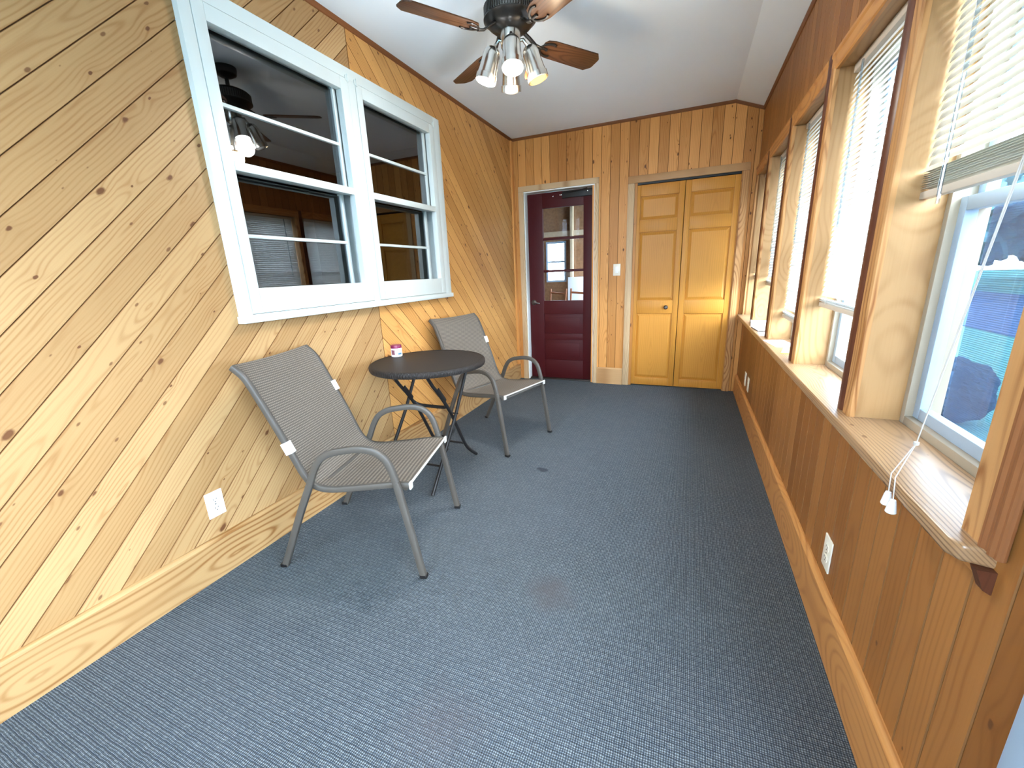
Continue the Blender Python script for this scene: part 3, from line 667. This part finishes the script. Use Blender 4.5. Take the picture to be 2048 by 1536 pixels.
MB().box(-.060, .26, 6.878, 6.90, 0, .62).build('support_panel', OSB, bd)
def stool_chair(x0, x1, label):
    r = empty('wooden_chair', ((x0+x1)/2, 6.2, 0)); tag(r, label, 'chair', 'wooden chairs behind the red door'); hw = (x1-x0)/2
    for sx in (-1, 1):
        MB().tube([(sx*hw, .0, 0), (sx*hw*.96, .02, .45), (sx*hw*.96, .06, .80), (sx*hw, .10, .955)], .014, n=8).build('leg', CHERRY, r)
        MB().tube([(sx*hw*.95, -.38, 0), (sx*hw*.9, -.36, .44)], .015, n=8).build('leg', CHERRY, r)
    MB().tube([(-hw, .085, .90), (0, .10, .888), (hw, .085, .88)], .016, n=8).build('back_rail', CHERRY, r)
    MB().tube([(-hw, .03, .62), (hw, .03, .62)], .012, n=8).build('back_rail', CHERRY, r)
    MB().box(-hw*1.05, hw*1.05, -.40, .04, .44, .465).build('seat', CHERRY, r, bevel=.008)
stool_chair(-.175, .075, 'reddish wooden chair back seen left through the red door glass')
stool_chair(.15, .40, 'reddish wooden chair back seen right through the red door glass')

# ---------------------------------------------------------------- outdoors
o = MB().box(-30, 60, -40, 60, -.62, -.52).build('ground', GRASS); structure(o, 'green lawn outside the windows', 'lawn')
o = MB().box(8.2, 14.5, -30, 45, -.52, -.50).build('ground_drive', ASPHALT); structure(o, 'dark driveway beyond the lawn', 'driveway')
o = MB().box(2.51, 3.95, -8, 14, -.52, -.49).build('ground_bounce_walk', CONC_BOUNCE); structure(o, 'unseen pale concrete walk added to bounce daylight onto the ceiling', 'walk')  # added below the camera's view as a reflector for the ceiling
def shrub(x, y, r, h, label):
    bm = bmesh.new(); bmesh.ops.create_icosphere(bm, subdivisions=5, radius=1)
    from mathutils import noise
    for v in bm.verts:
        n = noise.noise(v.co*2.2 + Vector((x, y, 0)))*.16 + noise.noise(v.co*9)*.07
        v.co = v.co*(1+n); v.co.x *= r; v.co.y *= r; v.co.z = (v.co.z*.5+.5)*h-.02
    me = bpy.data.meshes.new('shrub'); bm.to_mesh(me); bm.free(); me.materials.append(SHRUB)
    o = bpy.data.objects.new('shrub', me); col.objects.link(o); o.location = (x, y, -.52)
    return tag(o, label, 'shrub')
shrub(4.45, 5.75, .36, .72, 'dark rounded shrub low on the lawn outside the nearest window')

def tree(x, y, h, r, label):
    t_ = empty('tree', (x, y, -.52)); tag(t_, label, 'tree', 'trees beyond the driveway')
    MB().tube([(0, 0, 0), (.05, .02, h*.25), (-.03, .05, h*.55), (0, 0, h*.8)], .16, n=10).build('trunk', BARK, t_)
    bm = bmesh.new(); bmesh.ops.create_icosphere(bm, subdivisions=5, radius=1)
    from mathutils import noise
    for v in bm.verts:
        n = noise.noise(v.co*2.5 + Vector((x, y, 0)))*.30 + noise.noise(v.co*7+Vector((y, x, 0)))*.16 + noise.noise(v.co*18)*.07
        v.co = v.co*(1+n); v.co.x *= r; v.co.y *= r; v.co.z = v.co.z*h*.42+h*.60
    me = bpy.data.meshes.new('crown'); bm.to_mesh(me); bm.free(); me.materials.append(LEAF)
    c_ = bpy.data.objects.new('crown', me); col.objects.link(c_); c_.parent = t_
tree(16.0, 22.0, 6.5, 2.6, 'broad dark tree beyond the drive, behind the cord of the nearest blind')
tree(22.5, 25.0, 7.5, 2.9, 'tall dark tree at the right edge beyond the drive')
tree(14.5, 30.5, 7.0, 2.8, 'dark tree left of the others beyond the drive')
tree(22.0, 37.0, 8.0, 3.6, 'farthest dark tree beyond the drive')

# ================================================================ THE THINGS
# ---------------------------------------------------------------- blinds
XB = 2.362
def blind(i, zbot, tilt, label, cord=False, nstack=3):
    y0, y1 = WIN[i]; ya, yb = y0+.006, y1-.006
    r = empty('window_blind', (XB, (y0+y1)/2, ZH)); tag(r, label, 'blind', 'mini blinds in the row of windows')
    hl = (yb-ya)/2
    MB().box(-.013, .013, -hl, hl, -.030, -.002).build('headrail', RAILM, r, bevel=.002)
    me = None; pitch = .0205; top = -.042; n = int((ZH+top-(zbot+.022+nstack*.004))/pitch); k = 0
    def slat_mesh():
        mb = MB(); hw = .0125; N = 5; pr = []
        for a in range(N+1):
            t = -1+2*a/N; pr.append((t*hw, .0022*(1-t*t)))
        pts = pr + [(p[0], p[1]-.0005) for p in pr[::-1]]
        mb.prism(pts, lambda p, h: (p[0], h, p[1]), -hl, hl, smooth=True); return mb
    first = None
    def put(z, ang):
        nonlocal first
        if first is None: first = slat_mesh().build('slat', SLAT_C if i == 0 else SLAT, r); ob = first
        else: ob = first.copy(); col.objects.link(ob)
        ob.parent = r; ob.location = (0, random.uniform(-.0012, .0012), z); ob.rotation_euler = (0, math.radians(ang+random.uniform(-2.5, 2.5)), 0)
    for k in range(n): put(top-k*pitch, tilt)
    for k in range(nstack): put(zbot-ZH+.018+.005*(k+1), 8)
    MB().box(-.012, .012, -hl, hl, zbot-ZH, zbot-ZH+.018).build('bottom_rail', RAILM, r, bevel=.003)
    for fy in (-hl*.68, hl*.68):
        MB().tube([(-.0145, fy, -.03), (-.0145, fy, zbot-ZH+.01)], .0008, n=5).build('ladder_cord', CORD, r)
    return r
LAB = ['cream mini blind half raised in the nearest window, white pull cord over the sill', 'white mini blind lowered in the second window, its rail above the sill', 'white mini blind lowered furthest, in the middle window', 'white mini blind in the fourth window, above the papers', 'narrow looking white mini blind in the farthest window by the closet']
ZB = [1.368, 1.030, .900, 1.060, 1.085]
BL = [blind(i, ZB[i], -66 if i == 0 else -64, LAB[i], nstack=9 if i == 0 else 3) for i in range(5)]
def wand(i, y, zb):
    r = BL[i]; MB().tube([(-.022, y-r.location.y, -.03), (-.022, y-r.location.y, zb-ZH)], .0042, n=8).build('tilt_wand', WANDM, r)
wand(0, 1.352, 1.345); wand(1, 2.10, 1.35); wand(2, 2.86, 1.33); wand(3, 3.61, 1.3)
r = BL[0]; o_ = Vector(r.location)
for k, (ty, tx, tz) in enumerate(((1.040, 2.241, .726), (1.012, 2.240, .722))):
    a = Vector((2.343, .955+.012*k, 1.915)); kn = Vector((2.292, 1.096, .836)); e1 = Vector((2.247, 1.06-.02*k, .775)); e2 = Vector((tx, ty, tz+.012))
    MB().tube([a-o_, (a*.5+kn*.5)+Vector((-.004, 0, 0))-o_, kn-o_, e1-o_, e2-o_], .0012, n=6).build('lift_cord', CORD, r)
    MB().lathe([(0, .014), (.005, .014), (.0065, .008), (.010, -.014), (.0085, -.016), (0, -.016)], 16, (tuple(Vector((tx, ty, tz))-o_), (0, 0, 1))).build('tassel', TAGW, r)
MB().lathe([(0, -.006), (.005, -.003), (.005, .003), (0, .006)], 10, (tuple(Vector((2.292, 1.096, .836))-o_), (0, 0, 1))).build('cord_knot', CORD, r)

# ---------------------------------------------------------------- things on the stool
def sheet(name, mat, x, y, z, sx, sy, th, rz, label, cat):
    o = MB().box(-sx/2, sx/2, -sy/2, sy/2, 0, th).build(name, mat); o.location = (x, y, z); o.rotation_euler = (0, 0, math.radians(rz)); return tag(o, label, cat)
bk = empty('book', (2.345, 3.66, ZS)); bk.rotation_euler = (0, 0, math.radians(-6)); tag(bk, 'thick white book lying on the sill below the fourth window', 'book')
MB().box(-.068, .068, -.105, .105, .003, .024).build('pages', PAPER, bk); MB().box(-.07, .07, -.108, .108, .024, .027).build('cover', PAPERB, bk); MB().box(-.07, .07, -.108, .108, 0, .003).build('cover', PAPERB, bk); MB().box(-.0725, -.07, -.108, .108, 0, .027).build('spine', PAPER, bk)
b2 = empty('notebook', (2.325, 3.40, ZS)); b2.rotation_euler = (0, 0, math.radians(5)); tag(b2, 'thin pale notebook with a dark edge, in front of the thick book', 'notebook')
MB().box(-.06, .06, -.10, .10, 0, .003).build('back_cover', BLACK, b2); MB().box(-.059, .059, -.099, .099, .003, .008).build('pages', PAPER, b2); MB().box(-.06, .06, -.10, .10, .008, .0095).build('front_cover', PAPER, b2)
sheet('paper_sheet', PAPER, 2.315, 3.18, ZS, .10, .17, .0015, -4, 'white paper sheet lying beside the third window post', 'paper')
o = sheet('paper_sheet', PAPER, 2.325, 2.80, ZS, .11, .24, .0015, 8, 'printed white sheet lying below the middle window', 'paper')
for k in range(5): MB().box(-.04, .04-.012*(k % 2), -.09+.035*k, -.083+.035*k, .0015, .0017).build('print_line', INK, o)
sheet('envelope', PAPERY, 2.345, 2.55, ZS, .10, .16, .003, -14, 'yellow envelope lying on the sill below the middle window', 'envelope')

# ---------------------------------------------------------------- outlets and switch
def outlet(loc, normal, label, mat):
    N = Vector(normal); X = Vector((0, 0, 1)).cross(N)
    r = empty('wall_outlet', loc); M = Matrix.Identity(4)
    for i in range(3): M[i][0] = X[i]; M[i][1] = (0, 0, 1)[i]; M[i][2] = N[i]; M[i][3] = loc[i]
    r.matrix_world = M; tag(r, label, 'outlet', 'duplex wall outlets')
    MB().box(-.035, .035, -.057, .057, 0, .005).build('cover_plate', mat, r, bevel=.002)
    for s in (1, -1):
        pl = [(.017*math.cos(a)*1.0, s*.0195+max(-.0125, min(.0125, .017*math.sin(a)))) for a in [2*math.pi*k/28 for k in range(28)]]
        rc = MB().prism(pl, lambda p, h: (p[0], p[1], h), .0045, .0068).build('receptacle', mat, r)
        for (x, y, w_, h_) in ((-.0065, .004, .0022, .0075), (.0065, .004, .0022, .006), (0, -.007, .0045, .0045)): MB().box(x-w_/2, x+w_/2, s*.0195+y-h_/2, s*.0195+y+h_/2, .0068, .0072).build('slot', SLOT, rc)
    MB().lathe([(0, .0062), (.003, .0062), (.003, .0045)], 10).build('screw', CHROME, r)
    return r
outlet((.0005, .940, .324), (1, 0, 0), 'white duplex outlet low on the diagonal board wall', WHITEP)
outlet((W-.0005, 1.480, .282), (-1, 0, 0), 'ivory outlet under the nearest windows', IVORY)
outlet((W-.0005, 3.645, .288), (-1, 0, 0), 'ivory outlet low near the far corner, the nearer of the pair', IVORY)
outlet((W-.0005, 3.835, .288), (-1, 0, 0), 'ivory outlet low near the far corner, closer to the closet', IVORY)
sw = empty('light_switch', (1.118, L-.0005, 1.212)); tag(sw, 'ivory light switch between the red door and the closet', 'switch')
MB().box(-.036, .036, -.005, 0, -.058, .058).build('cover_plate', IVORY, sw, bevel=.002)
MB().box(-.016, .016, -.0075, -.004, -.033, .033).build('rocker', WHITEP, sw, bevel=.002)

# ---------------------------------------------------------------- sling chairs
def smooth_path(pts, n=6):
    P = [Vector(p) for p in pts]; out = []
    for i in range(len(P)-1):
        p0, p1, p2, p3 = P[max(i-1, 0)], P[i], P[i+1], P[min(i+2, len(P)-1)]
        for k in range(n):
            t = k/n
            out.append(.5*((2*p1)+(-p0+p2)*t+(2*p0-5*p1+4*p2-p3)*t*t+(-p0+3*p1-3*p2+p3)*t**3))
    out.append(P[-1]); return out
def chair(loc, rz, label):
    r = empty('sling_chair', (loc[0], loc[1], 0), math.radians(rz)); tag(r, label, 'chair', 'sling patio chairs beside the table')
    prof = [(.308, .418), (.225, .416), (.10, .400), (-.02, .386), (-.085, .388), (-.128, .408), (-.158, .450), (-.185, .515), (-.220, .605), (-.272, .725), (-.318, .828), (-.345, .875), (-.385, .912)]
    RY = .235; LY = .264
    ra_, rb_ = .0115, .0095
    for s in (-1, 1):
        path = smooth_path([(x, s*RY, z-.004) for x, z in prof], 5)
        rl = MB().tube(path, .0130, .0110, 14, (0, 1, 0), sq=.55).build('sling_rail', TAUPE, r)
        MB().box(.306, .315, s*RY-.012, s*RY+.012, .399, .430).build('end_cap', CAPW, r, bevel=.003)
        arm = [(.262, .440), (.246, .500), (.222, .545), (.180, .573), (.120, .580), (.05, .571), (-.005, .558), (-.052, .530), (-.086, .482), (-.112, .425)]
        A = smooth_path([(x, s*LY, z) for x, z in arm], 6)
        MB().tube(A, .0145, .0120, 14, (0, 1, 0), sq=.55).build('armrest', TAUPE, r)
        MB().tube(smooth_path([(.335, s*(LY+.003), .004), (.30, s*(LY+.001), .22), (.262, s*LY, .440)], 4), .0150, .0120, 14, (0, 1, 0), sq=.55).build('leg', TAUPE, r)
        MB().tube(smooth_path([(-.112, s*LY, .425), (-.190, s*LY, .268), (-.315, s*(LY-.008), .004)], 4), .0150, .0120, 14, (0, 1, 0), sq=.55).build('leg', TAUPE, r)
        for (fx, fy) in ((.336, LY+.003), (-.317, LY-.008)): MB().box(fx-.016, fx+.016, s*fy-.013, s*fy+.013, 0, .016).build('foot_cap', BLACK, r, bevel=.004)
        # bolts joining rail and leg
        MB().tube([(.255, s*(RY-.004), .412), (.262, s*(LY+.004), .418)], .006, n=8).build('bolt', TAUPE, r)
        MB().tube([(-.120, s*(RY-.004), .402), (-.122, s*(LY+.004), .405)], .006, n=8).build('bolt', TAUPE, r)
        # white plastic clip on the rail
        cx, cz = (-.205, .565) if s < 0 else (-.262, .702)
        cb = MB().box(-.003, .028, -.0145, .0145, -.026, .026).build('clip', TAGW, r, bevel=.002)
        cb.location = (cx-.012, s*(RY+.001), cz-.004); cb.rotation_euler = (0, math.radians(-22), 0)
    MB().tube([(.285, -RY, .398), (.285, RY, .398)], .010, .010, 10).build('seat_brace', TAUPE, r)
    MB().tube([(-.10, -RY, .385), (-.10, RY, .385)], .010, .010, 10).build('seat_brace', TAUPE, r)
    P = smooth_path([(x, 0, z) for x, z in prof], 5)
    mb = MB(); NY = 10; vs = []; n = len(P)
    for off in (.0042, .0018):
        for i, p in enumerate(P):
            t = (P[min(i+1, n-1)]-P[max(i-1, 0)]).normalized(); nn = Vector((t.z, 0, -t.x))
            if nn.z < 0 and abs(nn.z) > .3: nn = -nn
            nn = Vector((abs(t.z) if t.z > 0 else t.z, 0, -t.x)) if t.x < 0 else nn
            for k in range(NY+1):
                y = -RY+2*RY*k/NY; sag = -.012*(1-(y/RY)**2)
                q = p+nn*(off+sag+.004); vs.append((q.x, y, q.z))
    m_ = NY+1; fs = []
    for i in range(n-1):
        for k in range(NY):
            a = i*m_+k; fs.append((a, a+1, a+1+m_, a+m_)); b = n*m_+a; fs.append((b, b+m_, b+1+m_, b+1))
    for i in range(n-1):
        for k in (0, NY): a = i*m_+k; fs.append((a, a+m_, a+m_+n*m_, a+n*m_))
    for k in range(NY):
        for i in (0, n-1): a = i*m_+k; fs.append((a, a+1, a+1+n*m_, a+n*m_))
    mb.add(vs, fs, True); mb.build('sling', SLING, r, sharp=60)
    MB().tube([(.311, -RY, .424), (.311, RY, .424)], .005, n=8).build('front_hem', CAPW, r)
    return r
chair((.4685, 1.3635), 14.6, 'taupe sling patio chair nearer the viewer, in front of the table')
chair((.4795, 2.730), -15.4, 'taupe sling patio chair beyond the table, toward the red door')

# ---------------------------------------------------------------- bistro table
TX, TY, TZ, TR = .395, 2.035, .740, .343
t = empty('bistro_table', (TX, TY, 0)); tag(t, 'round dark woven resin folding table between the two sling chairs', 'table')
MB().lathe([(0, TZ-.022), (TR-.012, TZ-.022), (TR-.010, TZ-.003), (TR-.03, TZ), (0, TZ)], 64).build('table_top', WICKER, t, sharp=50)
MB().lathe([(TR-.020, TZ-.034), (TR-.005, TZ-.033), (TR, TZ-.022), (TR, TZ-.010), (TR-.004, TZ-.002), (TR-.012, TZ+.002), (TR-.022, TZ-.001), (TR-.020, TZ-.020), (TR-.020, TZ-.034)], 64).build('woven_rim', WICKER, t, sharp=60)
def P3(x, y, z): return (x-TX, y-TY, z)
inner, outer = (.262, .500), (.150, .528)
for x in inner:
    up = [(x, 1.835, .716), (x, 1.905, .618), (x, 1.985, .528), (x, 2.020, .478)]
    MB().tube([P3(*p) for p in up], .0105, n=10).build('upper_leg', BLACK, t)
    lo = smooth_path([(x, 1.950, .570), (x, 2.070, .405), (x, 2.200, .165), (x+.004, 2.255, .085), (x+.012, 2.340, .010)], 4)
    MB().tube([P3(*p) for p in lo], .0105, n=10).build('leg', BLACK, t)
    pl = MB(); pl.tube([P3(x+.012, 1.935, .590), P3(x+.012, 2.005, .500)], .016, .004, 8); pl.build('hinge_plate', BLACK, t)
MB().tube([P3(*p) for p in smooth_path([(inner[0], 2.020, .478), (inner[0]+.012, 2.045, .452), (inner[0]+.05, 2.058, .440), (inner[1]-.05, 2.058, .440), (inner[1]-.012, 2.045, .452), (inner[1], 2.020, .478)], 4)], .0105, n=10).build('cross_bar', BLACK, t)
for x in outer:
    MB().tube([P3(x, 2.305, .716), P3(x, 2.09, .398), P3(x, 1.762, .004)], .0105, n=10).build('leg', BLACK, t)
MB().tube([P3(inner[0], 2.213, .142), P3(inner[1], 2.213, .142)], .007, n=8).build('stretcher', BLACK, t)
MB().tube([P3(outer[0], 1.878, .135), P3(outer[1], 1.878, .135)], .007, n=8).build('stretcher', BLACK, t)
MB().tube([P3(outer[0], 2.303, .712), P3(outer[1], 2.303, .712)], .008, n=8).build('stretcher', BLACK, t)
for x0, x1 in ((inner[0], outer[0]), (inner[1], outer[1])): MB().tube([P3(min(x0, x1)-.012, 2.085, .398), P3(max(x0, x1)+.016, 2.085, .398)], .005, n=8).build('pivot_bolt', BLACK, t)

# ---------------------------------------------------------------- jar
jr = empty('supplement_jar', (.112, 2.105, TZ)); jr.name = 'plastic_jar'; jr.scale = (1.12, 1.12, 1.12); tag(jr, 'small white plastic jar with magenta lid on the round table', 'jar')
MB().lathe([(0, 0), (.029, 0), (.031, .003), (.0315, .008), (.0305, .012), (.0305, .044), (.029, .048), (0, .048)], 28).build('body', WHITEP, jr)
MB().lathe([(0, .066), (.027, .066), (.030, .0645), (.0305, .062), (.0305, .049), (.029, .0475), (0, .0475)], 28).build('lid', MAGENTA, jr)
def arc_patch(a0, a1, z0, z1, mat):
    mb = MB(); n = 8; pts = []
    for rr in (.0304, .0310):
        for k in range(n+1):
            a = math.radians(a0+(a1-a0)*k/n)
            pts += [(rr*math.cos(a), rr*math.sin(a), z0), (rr*math.cos(a), rr*math.sin(a), z1)]
    m_ = 2*(n+1); fs = []
    for k in range(n):
        a = 2*k; fs += [(m_+a, m_+a+2, m_+a+3, m_+a+1), (a+1, a+3, m_+a+3, m_+a+1), (a, m_+a, m_+a+2, a+2)]
    fs += [(0, 1, m_+1, m_), (2*n, m_+2*n, m_+2*n+1, 2*n+1)]
    mb.add(pts, fs, True); mb.build('label_print', mat, jr)
arc_patch(-38, 5, .012, .022, LABELB); arc_patch(-38, -5, .024, .036, PAPERB); arc_patch(-112, -70, .012, .040, LABELP)

# ---------------------------------------------------------------- ceiling fan
FX, FY, FZ = .960, 2.140, 2.300
fan = empty('ceiling_fan', (FX, FY, H)); tag(fan, 'four blade walnut ceiling fan with nickel spot lamps', 'ceiling fan')
zo = H
def fz(z): return z-H
MB().lathe([(0, 0), (.065, 0), (.066, -.012), (.060, -.040), (.030, -.058), (.012, -.062), (0, -.062)], 32).build('canopy', BRONZE, fan)
MB().tube([(0, 0, -.05), (0, 0, fz(2.44))], .012, n=12).build('downrod', BRONZE, fan)
MB().lathe([(0, fz(2.452)), (.03, fz(2.452)), (.075, fz(2.445)), (.108, fz(2.430)), (.120, fz(2.418))], 40).build('motor_cap', BRONZE, fan)
vb = MB().lathe([(.108, fz(2.42)), (.118, fz(2.42)), (.118, fz(2.372)), (.108, fz(2.372))], 40).build('vent_band', PEWTER, fan)
nv = 60; first = None
for k in range(nv):
    a = 2*math.pi*k/nv
    if first is None: first = MB().box(.1175, .1215, -.0028, .0028, fz(2.376), fz(2.417)).build('vent_fin', BRONZE, fan); ob = first
    else: ob = first.copy(); col.objects.link(ob)
    ob.parent = fan; ob.rotation_euler = (.35, 0, a) if False else (0, 0, a)
MB().lathe([(.117, fz(2.373)), (.124, fz(2.371)), (.124, fz(2.366)), (.116, fz(2.361)), (.104, fz(2.347)), (.086, fz(2.333)), (.062, fz(2.326)), (.055, fz(2.322)), (0, fz(2.322))], 40).build('motor_housing', BRONZE, fan)
for k in range(4):
    ang = math.radians(55.5+90*k); tilt = math.radians(12)
    bl = []
    r0, r1 = .185, .540
    for (x, y) in ((r0, -.030), (r0+.012, -.047), (r0+.05, -.056), (r1-.032, -.0625), (r1-.004, -.036), (r1, -.028), (r1, .028), (r1-.004, .036), (r1-.032, .0625), (r0+.05, .056), (r0+.012, .047), (r0, .030)): bl.append((x, y))
    b = MB().prism(bl, lambda p, h: (p[0], p[1], h), -.003, .003).build('blade', BLADE, fan, bevel=.0015)
    b.rotation_mode = 'XYZ'
    b.matrix_local = Matrix.Translation((0, 0, fz(FZ))) @ Matrix.Rotation(ang, 4, 'Z') @ Matrix.Rotation(-tilt, 4, 'X')
    ir = MB(); ir.tube([(.085, 0, .040), (.115, 0, .022), (.145, 0, -.002), (.175, 0, -.008)], .006, .011, 10)
    ir.tube(smooth_path([(.172, 0, -.006), (.190, -.026, -.006), (.225, -.040, -.006), (.248, -.034, -.006)], 4), .0035, .006, 8)
    ir.tube(smooth_path([(.172, 0, -.006), (.190, .026, -.006), (.225, .040, -.006), (.248, .034, -.006)], 4), .0035, .006, 8)
    ir.tube([(.172, 0, -.006), (.215, 0, -.006)], .0035, .007, 8)
    ir.lathe([(0, 0), (.007, 0), (.006, .004), (0, .005)], 10, ((.210, 0, -.008), (0, 0, -1)))
    ir.build('blade_iron', BRONZE, b)
MB().lathe([(0, fz(2.336)), (.047, fz(2.336)), (.047, fz(2.262)), (.040, fz(2.250)), (.02, fz(2.246)), (0, fz(2.246))], 32).build('light_fitter', CHROME, fan)
def spot(az, mat, lit, r=.118, tilt=18, power=1.0, colr=(1, 1, 1)):
    a = math.radians(az); d = Vector((math.cos(a), math.sin(a), 0)); tl = math.radians(tilt)
    axis = (Vector((0, 0, -1))*math.cos(tl) + d*math.sin(tl)).normalized()
    top = d*(r-.035) + Vector((0, 0, fz(2.262)))
    MB().tube([tuple(d*.035+Vector((0, 0, fz(2.285)))), tuple(d*(r-.06)+Vector((0, 0, fz(2.290)))), tuple(top+axis*.004)], .008, n=8).build('lamp_arm', CHROME, fan)
    cup = MB().lathe([(.010, -.002), (.026, .004), (.036, .016), (.041, .034), (.043, .085), (.0465, .118), (.0505, .120), (.0505, .146), (.0485, .146), (.0445, .118), (.040, .085), (.034, .030), (.010, .006)], 28, (tuple(top), tuple(axis))).build('lamp_cup', CHROME, fan)
    bb = MB().lathe([(0, .158), (.018, .156), (.032, .150), (.040, .138), (.038, .122), (.025, .09), (0, .08)], 24, (tuple(top), tuple(axis))).build('bulb', mat, cup)
    if lit:         # the flood beam, and an added point fill that lightens the ceiling and upper walls
        for (typ, e_, off, size) in (('SPOT', LAMP_W*power, .175, .045), ('POINT', LAMP_W*power*.42, .200, .05)):
            ld = bpy.data.lights.new('bulb_and_fill_light', typ); ld.energy = e_; ld.color = colr; ld.shadow_soft_size = size
            if typ == 'SPOT': ld.spot_size = math.radians(172); ld.spot_blend = .9
            lo = bpy.data.objects.new('bulb_and_fill_light', ld); col.objects.link(lo); lo.parent = fan
            lo.location = top+axis*off; lo.rotation_euler = axis.to_track_quat('-Z', 'Y').to_euler()
BULB_OFF = plain('unlit_bulb_glass', (.30, .30, .29), .25)
spot(-66, BULB_COOL, True, power=1.0, colr=(.95, .98, 1)); spot(204, BULB_COOL, True, power=1.0, colr=(.95, .98, 1)); spot(24, BULB_WARM, True, power=.9, colr=(1, .80, .55)); spot(114, BULB_OFF, False)
MB().tube([(.062, .03, fz(2.30)), (.062, .03, fz(2.165))], .0012, n=6).build('pull_chain', CHROME, fan)
MB().lathe([(0, 0), (.003, -.003), (.0065, -.018), (.007, -.028), (.004, -.036), (0, -.037)], 14, ((.062, .03, fz(2.165)), (0, 0, 1))).build('pull_fob', FOB, fan)
